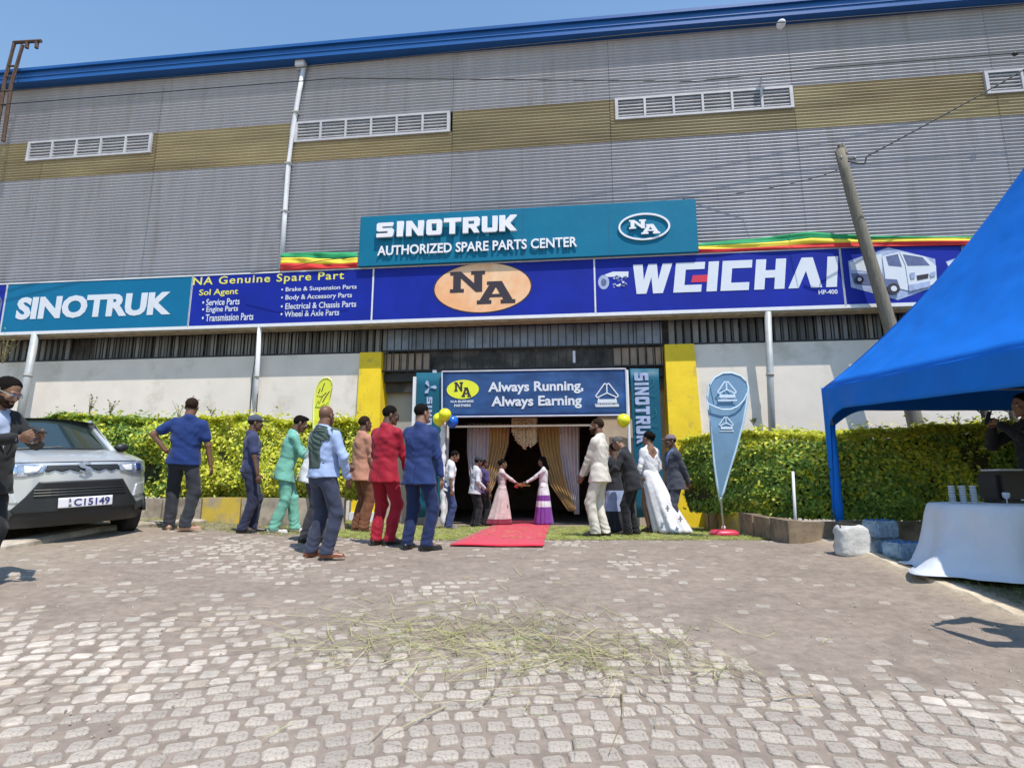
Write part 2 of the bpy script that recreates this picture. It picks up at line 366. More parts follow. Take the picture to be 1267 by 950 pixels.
nA = 0; VV = []; FF = []; CC = []; nb = 0
for q in setts:
    x, y, a, sx, sy, dv = q; z = float(gz(x, y)) - .002 + .03 * min(.45, max(0, dv + .2)) - .004 * max(0, min(1, (dv + .25) / .3)) + random.uniform(-.0025, .0015)
    i = random.randrange(10); g = random.uniform(0, 1)
    tilt = Matrix.Rotation(random.gauss(0, .03), 4, 'X') @ Matrix.Rotation(random.gauss(0, .03), 4, 'Y')
    M = Matrix.Translation((x, y, z)) @ Matrix.Rotation(a, 4, 'Z') @ tilt @ Matrix.Diagonal((sx, sy, 1, 1))
    if nA < 300 and infr(q):
        o = bpy.data.objects.new('cobblestone', smesh[i]); COL.objects.link(o); o.parent = court; o.matrix_local = M; nA += 1
    else:
        V, F = SH[i]; V = [M @ Vector(v) for v in V]; VV += V; FF += [tuple(nb + t for t in f) for f in F]; nb += len(V)
        t = random.uniform(.84, 1.14); c = (np.array([.51, .45, .385]) if g < .85 else np.array([.44, .37, .30]) if g < .95 else np.array([.46, .42, .36])) * t * (1 - .25 * max(0, min(1, (dv + .3) / .4))); CC += [c] * len(V)
tag(link('cobblestones', mesh(VV, FF, False, cols=np.array(CC)), Msts, court), kind='stuff')

# loose grit on the dust
gv = [(1, 0, 0), (-.4, .9, 0), (-.5, -.8, 0), (.1, .1, .8)]; Vg = []; Fg = []
for k in range(3800):
    y = 1.9 + 6.8 * random.random() ** 1.3; x = random.uniform(-1, 1) * (y * .95); 
    if x > kerbx(y) - .05 or x < -4.9 or float(dirt(x, y)) < -.25: continue
    s_ = random.uniform(.003, .011) * (1 if random.random() < .95 else 1.8); a = random.uniform(0, 6.3); z = float(gz(x, y)) + .006; b_ = len(Vg)
    Vg += [(x + s_ * (p[0] * math.cos(a) - p[1] * math.sin(a)), y + s_ * (p[0] * math.sin(a) + p[1] * math.cos(a)), z + s_ * p[2] - .001 + .008 * max(0, min(1, float(dirt(x, y)) + .2))) for p in gv]; Fg += [(b_, b_ + 1, b_ + 3), (b_ + 1, b_ + 2, b_ + 3), (b_ + 2, b_, b_ + 3)]
tag(link('grit', mesh(Vg, Fg), mat('grit', (.36, .31, .27), .9, var=.5, scale=30), court), kind='stuff')

# kerb of the parking strip on the left
Mkerb = mat('kerb_concrete', (.47, .41, .33), .9, var=.2, scale=9, bump=.5, bscale=40, c2=(.3, .26, .2), c2scale=3, c2amt=.6)
P0 = on_ground(-60, 694); P1 = on_ground(40, 676); P2 = on_ground(172, 654); P3 = on_ground(255, 648)
mb = MB(); R = []
for t in range(25):
    s = t / 24 * 3; A = [P0, P1, P2, P3]; i = min(2, int(s)); p = A[i].lerp(A[i + 1], s - i); d = (A[i + 1] - A[i]); d.z = 0; d.normalize(); nrm = Vector((-d.y, d.x, 0))
    z = float(gz(p.x, p.y)); wv = .01 * math.sin(t * 2.1)
    R.append([Vector((p.x, p.y, 0)) + nrm * (o + wv) + Vector((0, 0, z + h)) for o, h in ((0, -.05), (0.0, .05), (.03, .075), (.2, .085), (.24, .07), (.25, -.05))])
mb.rings(R); tag(mb.build('kerb', Mkerb), kind='structure')

# grass: cut stalks strewn on the court, a strewn mat at the door, turf under the tent
def blades(n, pos, length, wid, colf, lift, flat=.12, name='grass', parent=None):
    Vb = np.zeros((n, 6, 3)); a = rng.uniform(0, 2 * PI, n); L = rng.uniform(*length, n); W = rng.uniform(*wid, n)
    px, py = pos(n); bend = rng.uniform(-.5, .5, n); gl = gz(px, py)
    for k in range(3):
        t = k / 2; ang = a + bend * t; ax = px + np.cos(a) * L * t * .5 + np.cos(ang) * L * t * .5; ay = py + np.sin(a) * L * t * .5 + np.sin(ang) * L * t * .5
        z = gz(ax, ay) + lift[0] + rng.uniform(0, 1, n) * lift[1] * (1 if k else .5) + rng.uniform(0, flat, n) * L * t * .5
        w_ = W * (1 - .6 * t)
        Vb[:, 2 * k] = np.stack([ax - np.sin(ang) * w_, ay + np.cos(ang) * w_, z], 1); Vb[:, 2 * k + 1] = np.stack([ax + np.sin(ang) * w_, ay - np.cos(ang) * w_, z + W * .5], 1)
    b = np.arange(n)[:, None] * 6; Fb = np.concatenate([b + np.array([0, 1, 3, 2]), b + np.array([2, 3, 5, 4])], 0)
    cols = np.repeat(colf(n, px, py), 6, 0)
    return tag(link(name, mesh(Vb.reshape(-1, 3), Fb, cols=cols), leafmat('blade_' + name, tr=.2), parent), kind='stuff')
def mixc(A, n, v=.2):
    A = np.array(A); return A[rng.integers(0, len(A), n)] * rng.uniform(1 - v, 1 + v, (n, 1))
def clump_pos(cl, w8):
    def f(n):
        k = rng.choice(len(cl), n, p=np.array(w8) / sum(w8)); c = np.array(cl)[k]
        return c[:, 0] + rng.normal(0, 1, n) * c[:, 2], c[:, 1] + rng.normal(0, 1, n) * c[:, 3]
    return f
cl = []; w8 = []
for px, py, sx, sy, ww in [(480, 775, .35, .18, 3), (470, 800, .25, .12, 3), (560, 790, .3, .15, 4), (620, 770, .3, .18, 3), (640, 810, .35, .14, 5), (700, 815, .3, .13, 5), (760, 805, .3, .13, 4), (720, 780, .35, .2, 3),
                          (430, 760, .3, .2, 1.5), (890, 830, .12, .06, 1.0), (600, 730, .5, .3, 1.2), (820, 790, .4, .2, 1.0), (650, 850, .5, .2, .8), (360, 740, .5, .3, .5), (840, 860, .9, .3, .5), (480, 690, .5, .4, .5)]:
    p = on_ground(px, py); cl.append((p.x, p.y, sx * 1.0, sy * 1.5)); w8.append(ww)
blades(1150, clump_pos(cl, w8), (.08, .40), (.0012, .003), lambda n, x, y: mixc([(.50, .46, .20), (.58, .51, .30), (.42, .42, .16), (.36, .30, .18), (.22, .28, .08), (.48, .47, .2)], n), (.012, .02), .1, 'strewn_grass')
# a few long dry stalks
pp = [on_ground(*q) for q in ((800, 858), (560, 880), (270, 772), (860, 830), (470, 918), (1000, 870))]
def few(n):
    k = np.arange(n) % len(pp); return np.array([pp[i].x for i in k]) + rng.normal(0, .08, n), np.array([pp[i].y for i in k]) + rng.normal(0, .05, n)
blades(14, few, (.4, .75), (.0022, .004), lambda n, x, y: mixc([(.50, .44, .27), (.30, .23, .13)], n), (.015, .01), .04, 'dry_stalks')
def doorpos(n):
    y = 8.55 + rng.random(n) ** 1.3 * 4.8; x = rng.uniform(-3.9 + .0 * y, 4.5, n) ; x = np.where(y < 9.3, x + rng.normal(0, .15, n), x); return x, y
blades(24000, doorpos, (.06, .2), (.002, .006), lambda n, x, y: mixc([(.42, .48, .10), (.30, .40, .07), (.24, .30, .06), (.50, .52, .2), (.36, .33, .14)], n), (.0, .03), .25, 'strewn_grass_mat')
def lwn(n):
    y = rng.uniform(3.2, 8.7, n); x = kerbx(y) + .18 + rng.random(n) ** 1.3 * 3.6; return x, y
blades(16000, lwn, (.03, .09), (.0015, .003), lambda n, x, y: mixc([(.10, .15, .03), (.14, .17, .05), (.2, .18, .08), (.07, .11, .02)], n), (-.01, .015), 1.2, 'turf')
def lwl(n):
    y = rng.uniform(8.0, 10.3, n); x = rng.uniform(-6.0, -3.2, n); return x, y
blades(5000, lwl, (.04, .12), (.0015, .004), lambda n, x, y: mixc([(.3, .34, .08), (.2, .25, .06), (.38, .34, .16)], n), (0, .02), .6, 'verge_grass')

# ------------------------------------------------------------------ the hall
Mclad = mat('steel_cladding', (.42, .42, .455), .42, .15, var=.08, scale=1.6, c2=(.355, .345, .355), c2amt=.2, c2scale=1.1, stretch=(2.2, 1, .22), spec=.5, objrand=.05)
Myel = mat('fibreglass_sheet', (.385, .325, .19), .5, var=.25, scale=1.2, c2=(.33, .26, .15), c2amt=.5, c2scale=.5, stretch=(.25, 1, 1), objrand=.14)
Mwall = mat('render_wall', (.76, .70, .62), .9, var=.06, scale=1.5, bump=.25, bscale=25, c2=(.6, .55, .46), c2amt=.22, c2scale=.9)
Mypaint = mat('yellow_paint', (.84, .60, .015), .7, var=.08, scale=3, bump=.35, bscale=18, c2=(.62, .45, .05), c2amt=.15, c2scale=4)
Mblue = mat('blue_gutter', (.012, .10, .34), .4, var=.1, scale=2, stretch=(.3, 1, 1), spec=.5)
Mlouv = mat('louvre_steel', (.50, .50, .52), .5, var=.12, scale=3)
Mwhite = mat('white_steel', (.72, .73, .75), .5, var=.06, scale=6)
Mdark = mat('dark_steel', (.035, .032, .03), .6, .3, var=.2, scale=6)
Mrust = mat('rusty_steel', (.10, .06, .04), .8, .2, var=.3, scale=8)
Mgrey = mat('grey_panel', (.36, .35, .33), .8, var=.1, scale=2, bump=.1)
Mdusty = mat('dusty_glass_panel', (.16, .17, .185), .4, var=.3, scale=1.6, stretch=(1, 1, .4))
Mbeige = mat('beige_panel', (.36, .27, .2), .8, var=.2, scale=4)
hall = fthing('warehouse', 0, 0, 0, 'long corrugated grey steel warehouse with a yellowish sheet band and blue eave', 'warehouse')
def corr(x0, x1, z0, z1, y=0.0, pitch=.0905, amp=.024):
    n = int(round((z1 - z0) / pitch)); P = []
    for k in range(n * 6 + 1):
        a = 2 * PI * k / 6; P.append((y - amp * (math.cos(a) + .12 * math.sin(2 * a)), z0 + (z1 - z0) * k / (n * 6)))
    V = []; F = []; C = [x0, (x0 + x1) / 2, x1]
    for a, z in P:
        for x in C: V.append((x, a, z))
    m = len(C)
    for i in range(len(P) - 1):
        for j in range(m - 1): F.append((i * m + j, i * m + j + 1, (i + 1) * m + j + 1, (i + 1) * m + j))
    # a back and ends give the sheet body
    b = len(V); V += [(x0, y + .03, z0), (x1, y + .03, z0), (x1, y + .03, z1), (x0, y + .03, z1)]; F.append((b, b + 3, b + 2, b + 1))
    return mesh(V, F, True)
brk = [-24, -13.9, -10.3, -6.15, -1.62, 2.6, 7.2, 11.9, 20]
for a, b in zip(brk[:-1], brk[1:]):
    j = random.uniform(-.004, .004)
    link('cladding_sheet', corr(a, b - .008, 4.9, 9.55, j), Mclad, hall, FM)
    link('cladding_sheet', corr(a, b - .008, 10.765, 12.6, j), Mclad, hall, FM)
wins = []
for a, b in (((38, 181), (189, 168)), ((368, 152), (556, 140)), ((762, 127), (978, 111)), ((1217, 92), (1350, 80))):
    wins.append((fp(*a)[0], fp(*b)[0]))
for a, b in zip(brk[:-1], brk[1:]):
    segs = [(a, b)]
    link('fibreglass_sheet', corr(a, b - .012, 9.56, 10.16 if any(w0 < b - .2 and w1 > a + .2 for w0, w1 in wins) else 10.755, random.uniform(-.01, -.004)), Myel, hall, FM)
    if any(w0 < b - .2 and w1 > a + .2 for w0, w1 in wins):
        w0, w1 = [q for q in wins if q[0] < b - .2 and q[1] > a + .2][0]
        if w0 > a + .1: link('fibreglass_sheet', corr(a, w0, 10.165, 10.755, -.004), Myel, hall, FM)
        if w1 < b - .1: link('fibreglass_sheet', corr(w1, b - .012, 10.165, 10.755, -.004), Myel, hall, FM)
for w0, w1 in wins:
    m0 = MB(); z0, z1 = 10.14, 10.76; y = -.05
    m0.box(w0 - .03, w0 + .05, y - .02, .04, z0, z1).box(w1 - .05, w1 + .03, y - .02, .04, z0, z1).box(w0 + .052, w1 - .052, y - .02, .04, z0, z0 + .06).box(w0 + .052, w1 - .052, y - .02, .04, z1 - .06, z1)
    fr = m0.build('louvre_window', Mlouv, hall, FM)
    MB().box(w0 + .05, w1 - .05, .1, .12, z0, z1).build('pane', Mdusty, fr, FM)
    nm = max(3, round((w1 - w0) / .72))
    for k in range(1, nm):
        x = w0 + (w1 - w0) * k / nm; MB().box(x - .028, x + .028, y - .022, .02, z0 + .062, z1 - .062).build('mullion', Mlouv, fr, FM)
    for k in range(5):
        z = z0 + .125 + k * .095; MB().box(w0 + .055, w1 - .055, -.045, .03, z - .013, z + .013, M=None).build('slat', Mlouv, fr, FM)
# eave
m0 = MB(); m0.box(-26, 22, -.30, -.0, 12.62, 12.645).box(-26, 22, -.33, -.302, 12.56, 12.93).box(-26, 22, -.40, -.332, 12.88, 12.97).box(-26, 22, -.35, -.332, 12.70, 12.73); m0.build('gutter', Mblue, hall, FM)
mb = MB(); mb.add([(-26, -.28, 12.85), (22, -.28, 12.85), (22, 14, 14.6), (-26, 14, 14.6), (-26, -.28, 12.8), (22, -.28, 12.8), (22, 14, 14.5), (-26, 14, 14.5)], [(0, 1, 2, 3), (4, 7, 6, 5), (0, 4, 5, 1), (1, 5, 6, 2), (2, 6, 7, 3), (3, 7, 4, 0)]); mb.build('roof', Mblue, hall, FM)
MB().box(-26, 22, -.29, .06, 12.58, 12.615).build('soffit_trim', Mblue, hall, FM)
# far end walls and back, so that the hall is a body
mb = MB(); mb.box(-24, -23.9, .08, 14, 0, 12.6).box(19.9, 20, .08, 14, 0, 12.6).box(-23.88, 19.88, 13.9, 14, 0, 12.6); mb.build('end_wall', Mclad, hall, FM)
# lower walls
WT = 4.08; uL = -3.9; uR = 4.39
for a, b in ((-24, uL), (uR, 20)):
    MB().box(a, b, 0, .25, -.6, WT).build('lower_wall', Mwall, hall, FM)
for a, b, s in ((uL + .003, -3.33, 1), (3.70, uR - .003, -1)):
    mb = MB(); q = .10   # the pillars spread a little towards the ground
    e0, e1 = (a, b + q) if s > 0 else (a - .02, b + .10)
    V = [(e0, -.16, -.6), (e1, -.16, -.6), (e1, .6, -.6), (e0, .6, -.6), (a, -.05, WT + .01), (b, -.05, WT + .01), (b, .6, WT + .01), (a, .6, WT + .01)]
    mb.add(V, [(0, 3, 2, 1), (4, 5, 6, 7), (0, 1, 5, 4), (1, 2, 6, 5), (2, 3, 7, 6), (3, 0, 4, 7)]); mb.build('pillar', Mypaint, hall, FM)
    if s > 0: MB().box(e0 - .02, e1 + .02, -.19, .3, -.5, .12).build('plinth', Mwhite, hall, FM)
# strip of bars and dusty panels between wall head and signs
MB().box(-24, 20, .30, .34, 3.1, 4.95).build('clerestory', mat('clerestory_dark', (.06, .055, .05), .7, var=.5, scale=2.5, c2=(.16, .14, .12), c2scale=2, c2amt=.7), hall, FM)
MB().box(-24, uL, .02, .22, WT, WT + .05).box(uR, 20, .02, .22, WT, WT + .05).build('sill', Mdark, hall, FM)
MB().box(-24, 20, -.06, .0, 4.80, 4.88).box(-24, 20, .0, .28, 4.885, 4.9).build('beam', Mrust, hall, FM)
bar = MB().box(-.012, .012, -.012, .012, 0, .75); bm_ = mesh(bar.V, bar.F); bm_.materials.append(Mdark)
bar2 = MB().box(-.012, .012, -.012, .012, 0, 1.25); bm2 = mesh(bar2.V, bar2.F); bm2.materials.append(Mdark)
panel = MB().box(-.075, .075, 0, .02, 0, .62, bev=.006); pm_ = mesh(panel.V, panel.F); 
pm_.materials.append(mat('grey_slat', (.24, .235, .225), .6, var=.35, scale=5, stretch=(1, 1, .4), objrand=.45))
u = -15.0
while u < 12.4:
    ent = uL + .5 < u < uR - .6
    o = bpy.data.objects.new('bar', bm2 if ent else bm_); COL.objects.link(o); o.parent = hall; o.location = (u, -.0 + .03, 3.58 if ent else 4.1)
    if not ent and not (-12.5 < u < -11.6):
        o = bpy.data.objects.new('slat', pm_); COL.objects.link(o); o.parent = hall; o.location = (u + .095, .14 + random.uniform(0, .06), 4.12)
    u += .19
for z in (4.12, 3.60): MB().box(-3.32, 3.68, -.01, .02, z - .018, z + .018).build('rail', Mdark, hall, FM)
for k in range(6): 
    a, z = -3.3 + k * .2, 3.62; MB().box(a, a + .17, .12, .14, z, z + .45).build('panel', Mbeige, hall, FM)
for k in range(6):
    a, z = 2.5 + k * .2, 3.62; MB().box(a, a + .17, .12, .14, z, z + .45).build('panel', Mbeige, hall, FM)
MB().box(-3.32, 3.68, .15, .28, 3.35, 3.56).build('lintel', Mdark, hall, FM)
MB().box(-2.0, -1.9, -.02, .1, 3.2, 3.6).box(1.5, 1.56, -.02, .1, 3.7, 4.0).build('bracket', Mwhite, hall, FM)
Mbg = mat('blue_glass', (.22, .25, .31), .35, var=.35, scale=2.5, objrand=.3)
for k in range(10): MB().box(-3.3 + k * .7, -3.3 + k * .7 + .68, .16, .2, 4.16, 4.72).build('clerestory_pane', Mbg, hall, FM)
# recess behind the pillars, with the door opening
dl = fp(552, 600, -.45)[0]; dr = fp(742, 600, -.45)[0]
mb = MB(); mb.box(-3.34, dl, .45, .55, -.5, 3.36); mb.build('recess_wall', Mgrey, hall, FM)
mb = MB(); mb.box(dr, 3.72, .45, .55, -.5, 3.36); mb.build('recess_wall', mat('cream_jamb', (.5, .42, .33), .8, var=.1), hall, FM)
mb = MB(); mb.box(dl, dr, .46, .55, 2.45, 3.36); mb.build('door_head', Mdark, hall, FM)
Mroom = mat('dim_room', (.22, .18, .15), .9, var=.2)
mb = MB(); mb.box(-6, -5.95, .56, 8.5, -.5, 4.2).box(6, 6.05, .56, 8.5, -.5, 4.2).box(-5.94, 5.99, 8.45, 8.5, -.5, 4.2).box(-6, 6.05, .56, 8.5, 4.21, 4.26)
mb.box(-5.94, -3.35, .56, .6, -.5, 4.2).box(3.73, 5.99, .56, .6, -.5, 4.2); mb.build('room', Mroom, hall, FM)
MB().box(dl, dl + .05, .40, .449, -.3, 2.45).build('door_frame', Mwhite, hall, FM)
MB().box(dl + .05, dr, .40, .449, 2.19, 2.235).build('door_frame', Mgrey, hall, FM)

# things on the front
pipe = fthing('downpipe', fp(348, 335)[0], .1, 6.4, 'white rain downpipe with a kink running down the grey cladding', 'downpipe')
P = []
for px, py in ((376, 84), (370, 115), (362, 160), (357, 205), (352, 270), (348, 336)):
    u, z = fp(px, py, .1); P.append((u, -.1, z))
MB().tube(P, .065, 10).build('pipe', Mwhite, pipe, FM, True)
u, z = fp(374, 82, .1); MB().box(u - .16, u + .12, -.24, -.03, z - .09, z + .14, bev=.02).build('hopper', Mwhite, pipe, FM)
for px, py in ((366, 140), (357, 203), (352, 262)):
    u, z = fp(px, py, .1); MB().box(u - .085, u + .085, -.18, -.01, z - .02, z + .02).build('bracket', Mgrey, pipe, FM)
u, z = fp(966, 31, .6)
cmr = fthing('security_lamp', u, .5, z, 'small white lamp head fixed under the blue gutter', 'lamp')
MB().sphere((u, -.62, z), (.11, .13, .1), M=None).build('lamp_head', Mwhite, cmr, FM, True); MB().tube([(u - .05, -.5, z - .1), (u - .02, -.5, z), (u, -.46, z + .15)], .025).build('arm', Mgrey, cmr, FM)
lad = fthing('roof_ladder', fp(10, 140, .55)[0], .55, fp(10, 140, .55)[1], 'rusty steel cat ladder bracket rising over the left end of the blue eave', 'ladder')
def L2(pts, r, nm, m=Mrust, out=.55, par=lad):
    MB().tube([(fp(x, y, out)[0], -out, fp(x, y, out)[1]) for x, y in pts], r, 6).build(nm, m, par, FM)
L2([(-6, 175), (6, 100), (18, 53)], .05, 'stile'); L2([(4, 175), (14, 105), (28, 56)], .05, 'stile'); L2([(17, 53), (51, 51)], .05, 'top_rail')
for q in ((8, 95, 17, 96), (12, 82, 20, 82), (-1, 130, 10, 130), (3, 112, 12, 113)): L2([q[:2], q[2:]], .03, 'rung')
L2([(46, 52), (45, 60)], .05, 'hook'); L2([(34, 53), (33, 60)], .05, 'hook')
# ------------------------------------------------------------------ signs
def vinyl(name, c, **k): return mat(name, c, .5, var=k.pop('var', .07), scale=1.1, bump=.25, bscale=3, bdist=.03, spec=.18, **k)
Vteal = vinyl('teal_vinyl', (.004, .15, .30)); Vteal2 = vinyl('teal_panel', (.005, .16, .28)); Vblue = vinyl('blue_vinyl', (.008, .022, .30), var=.16)
Vnavy = mat('navy_banner', (.02, .07, .21), .45, var=.25, scale=1.5, bump=.9, bscale=1.6, bdist=.10, bdet=1.5, spec=.4); Vwhite = mat('white_print', (.66, .70, .76), .5, var=.03); Vyel = mat('yellow_print', (.75, .72, .12), .5, var=.03)
Vblack = mat('dark_print', (.03, .02, .03), .5, var=0); Vorange = mat('orange_print', (.84, .42, .20), .45, c2=(.85, .58, .35), c2scale=.9, c2amt=.7, var=.05); Vred = mat('red_print', (.62, .02, .06), .5, var=0)
Vlight = mat('pale_blue_print', (.35, .42, .62), .5, var=.2, scale=8); Vmid = mat('slate_print', (.10, .13, .26), .5, var=.2, scale=8)
BZ0, BZ1, BO = 4.81, 6.165, .45
def board(name, ua, ub, z0, z1, out, m, label, th=.05, edge=.035, group=None):
    t = fthing(name, (ua + ub) / 2, out, z0, label, 'sign', group)
    MB().box(ua, ub, -out, -out + th, z0, z1).build('face', m, t, FM)
    if edge:
        e = edge; y0, y1 = -out - .012, -out + th + .004
        MB().box(ua - e, ub + e, y0, y1, z1 + .001, z1 + e).box(ua - e, ub + e, y0, y1, z0 - e, z0 - .001).box(ua - e, ua - .001, y0, y1, z0, z1).box(ub + .001, ub + e, y0, y1, z0, z1).build('frame', Mwhite, t, FM)
    return t
def uu(px, py, out=BO): return fp(px, py, out)[0]
e1, e2, e3, e4, e5 = uu(6, 380), uu(236.5, 374), uu(462, 365), uu(737, 352), uu(1043.5, 342)
g = .04
far = board('sign_board', e1 - 4, e1 - g, BZ0, BZ1, BO, Vblue, 'dark blue sign board cut off at the left edge of the photo')
shape([[(e1 - .4, 5.1), (e1 - .12, 5.25), (e1 - .1, 5.7), (e1 - .3, 5.95), (e1 - .5, 5.6)]], -BO, .004, Vmid, far, 'print')
s1 = board('sign_board', e1, e2 - g, BZ0, BZ1, BO, Vteal, 'teal sign board reading SINOTRUK left of the Genuine Spare Part board')
ftext('SINOTRUK', (18.5, 396), (214, 360.5), BO + .004, Vwhite, s1, bold=.048, ext=.006)
s2 = board('sign_board', e2, e3 - g, BZ0, BZ1, BO, Vblue, 'blue sign board listing NA Genuine Spare Part kinds')
ftext('NA Genuine Spare Part', (238.5, 356), (426, 335.5), BO + .004, Vyel, s2, bold=.012, space=1.15)
ftext('Sol Agent', (246, 368), (295, 356.5), BO + .004, Vyel, s2, bold=.012)
for s, a, b in (('\u2022 Service Parts', (250, 380), (297, 370)), ('\u2022 Engine Parts', (249.7, 390), (295, 379.5)), ('\u2022 Transmission Parts', (249.5, 399.5), (314, 388.5)),
                ('\u2022 Brake & Suspension Parts', (347.7, 364), (441.5, 353.5)), ('\u2022 Body & Accessory Parts', (347.5, 374.5), (435.7, 363.5)), ('\u2022 Electrical & Chassis Parts', (347.3, 384.5), (441, 373.6)), ('\u2022 Wheel & Axle Parts', (347, 394), (420, 384))):
    ftext(s, (a[0], a[1] - 1.5), (b[0], b[1] - 1.5), BO + .004, Vwhite, s2, bold=.012)
s3 = board('sign_board', e3, e4 - g, BZ0, BZ1, BO, Vblue, 'blue sign board with a big orange NA oval over the entrance')
ou, oz = fp(596.7, 356, BO); ra = (fp(656, 354, BO)[0] - fp(537, 358, BO)[0]) / 2
shape([ellipse(ou, oz, ra + .035, .66)], -BO - .001, .004, Vblack, s3, 'oval_rim'); shape([ellipse(ou, oz, ra, .63)], -BO - .006, .004, Vorange, s3, 'oval')
fglyph(['slabN'], (556.7, 362.5), (600.3, 335), BO + .012, Vblack, s3, ext=.004); fglyph(['slabA'], (590, 376.5), (637.6, 347), BO + .012, Vblack, s3, ext=.004)
s4 = board('sign_board', e4, e5 - g, BZ0, BZ1, BO, Vblue, 'blue sign board reading WEICHAI in big slanting white letters')
fglyph(['W2', 'E2', 'I2', 'C2', 'H2', 'A2', 'I2'], (784.7, 364), (1037, 317.2), BO + .004, Vwhite, s4, gap=1.2, shear=.14, ext=.006)
a = fp(855, 349.5, BO); b = fp(877, 340, BO); shape([[(a[0], a[1]), (b[0] - .05, a[1]), (b[0], b[1]), (a[0] + .05, b[1])]], -BO, .006, Vred, s4, 'red_bar')
ftext('HP-400', (1013, 364.5), (1036, 358), BO + .004, Vwhite, s4, bold=.02)
# the engine picture
eu, ez = fp(740, 364, BO); ex, ey = fp(782, 334.5, BO); W_, H_ = ex - eu, ey - ez; q = lambda x, y: (eu + W_ * x, ez + H_ * y); yb = -BO - .001
shape([ellipse(eu + W_ * .17, ez + H_ * .52, W_ * .16, H_ * .32, 24)], yb, .004, Vlight, s4, 'print'); shape([ellipse(eu + W_ * .17, ez + H_ * .52, W_ * .08, H_ * .16, 16)], yb - .005, .004, Vmid, s4, 'print')
shape([[q(.2, .85), q(.45, .97), q(.9, .95), q(.88, .72), q(.25, .75)]], yb, .004, Vwhite, s4, 'print')
for k in range(22):
    x, y = random.uniform(.3, .88), random.uniform(.22, .72); s = random.uniform(.03, .08)
    shape([[q(x, y), q(x + s, y - .01), q(x + s * .9, y + s * 1.3), q(x - .01, y + s)]], yb - .001 * k * .5, .003, random.choice([Vlight, Vwhite, Vmid]), s4, 'print')
s5 = board('sign_board', e5, e5 + 6.2, BZ0, BZ1, BO, Vblue, 'blue sign board with printed white trucks behind the utility pole')
def trk(cx, cz, s, par):
    T = lambda P: [(cx + s * x, cz + s * y) for x, y in P]; y = -BO - .001
    L = [(Vlight, [(-1.15, -.02), (-.1, .72), (.35, .66), (1.1, .42), (1.12, -.38), (.2, -.68), (-1.05, -.4)]),
         (Vmid, [(-1.1, -.25), (-.3, -.12), (-.2, -.45), (.2, -.62), (-1.0, -.42)]), (Vwhite, [(-.32, .5), (.05, .62), (.2, .1), (.32, -.1), (.32, -.42), (-.3, -.1)]),
         (Vmid, [(-.24, .42), (.02, .5), (.16, .06), (-.2, .12)]), (Vwhite, [(.1, .6), (.85, .42), (1.05, .05), (1.08, -.15), (.35, -.45), (.32, -.05), (.2, .1)]),
         (Vmid, [(.18, .5), (.75, .36), (.92, .08), (.32, .05)]), (Vblack, [(.5, -.1), (.85, -.02), (.85, -.1), (.52, -.2)]), (Vlight, [(.38, -.3), (1.1, -.12), (1.08, -.22), (.4, -.42)])]
    for k, (m, P) in enumerate(L): shape([T(P)], y - .005 * k, .004, m, par, 'print')
    for x, z, r in ((-.02, -.42, .2), (-.85, -.25, .16)):
        shape([ellipse(cx + s * x, cz + s * z, s * r, s * r, 20)], y - .05, .004, Vblack, par, 'print'); shape([ellipse(cx + s * x, cz + s * z, s * r * .5, s * r * .5, 16)], y - .056, .004, Vwhite, par, 'print')
def zp(P): return [fp(1020 + x / 3.8, 170 + y / 3.8, BO) for x, y in P]
TR = [(Vlight, [(112, 582), (300, 518), (520, 572), (532, 698), (345, 765), (125, 705)]), (Vwhite, [(116, 590), (268, 548), (270, 640), (125, 622)]), (Vmid, [(125, 640), (272, 645), (292, 700), (140, 690)]),
      (Vwhite, [(270, 560), (348, 540), (376, 602), (395, 722), (352, 712), (335, 672), (285, 668)]), (Vmid, [(287, 562), (343, 550), (362, 610), (300, 604)]), (Vwhite, [(350, 540), (470, 562), (522, 606), (524, 690), (397, 722), (378, 602)]),
      (Vmid, [(366, 552), (458, 566), (492, 604), (388, 606)]), (Vblack, [(430, 652), (486, 643), (484, 664), (434, 674)]), (Vlight, [(392, 697), (492, 678), (492, 704), (396, 726)]), (Vlight, [(398, 640), (420, 638), (422, 664), (402, 668)]), (Vlight, [(492, 640), (516, 632), (518, 652), (494, 660)]), (Vmid, [(276, 668), (336, 672), (350, 712), (300, 716), (280, 700)])]
for k, (m, P) in enumerate(TR): shape([zp(P)], -BO - .001 - .004 * k, .004, m, s5, 'print')
for x, y, r in ((320, 715, .13), (160, 672, .09)):
    c = zp([(x, y)])[0]; shape([ellipse(c[0], c[1], r, r, 20)], -BO - .052, .004, Vblack, s5, 'print'); shape([ellipse(c[0], c[1], r * .5, r * .5, 16)], -BO - .058, .004, Vwhite, s5, 'print')
for k, (m, P) in enumerate([(Vlight, [(570, 585), (640, 560), (720, 560), (700, 600), (640, 650), (600, 645)]), (Vwhite, [(575, 590), (640, 568), (650, 600), (600, 640)]), (Vmid, [(640, 510), (720, 500), (715, 560), (645, 562)])]): shape([zp(P)], -BO - .001 - .004 * k, .004, m, s5, 'print')
# lower rail under the boards, with stray roofing strip
rl = fthing('sign_rail', 0, BO, BZ0 - .1, 'long thin steel rail carrying the row of sign boards', 'rail')
MB().box(e1 - 4, e5 + 6.2, -BO - .02, -BO + .04, BZ0 - .085, BZ0 - .04).build('front_rail', Mwhite, rl, FM)
MB().box(e1 - 4, e5 + 6.2, -.40, -.06, BZ0 - .12, BZ0 - .09).build('ledge', mat('pale_ledge', (.42, .36, .25), .7, var=.3, scale=5), rl, FM)
for k in range(24):
    x = e1 - 3 + k * 1.12; MB().box(x, x + .05, -BO + .05, -.02, BZ1 - .4, BZ1 - .35).build('strut', Mdark, rl, FM)
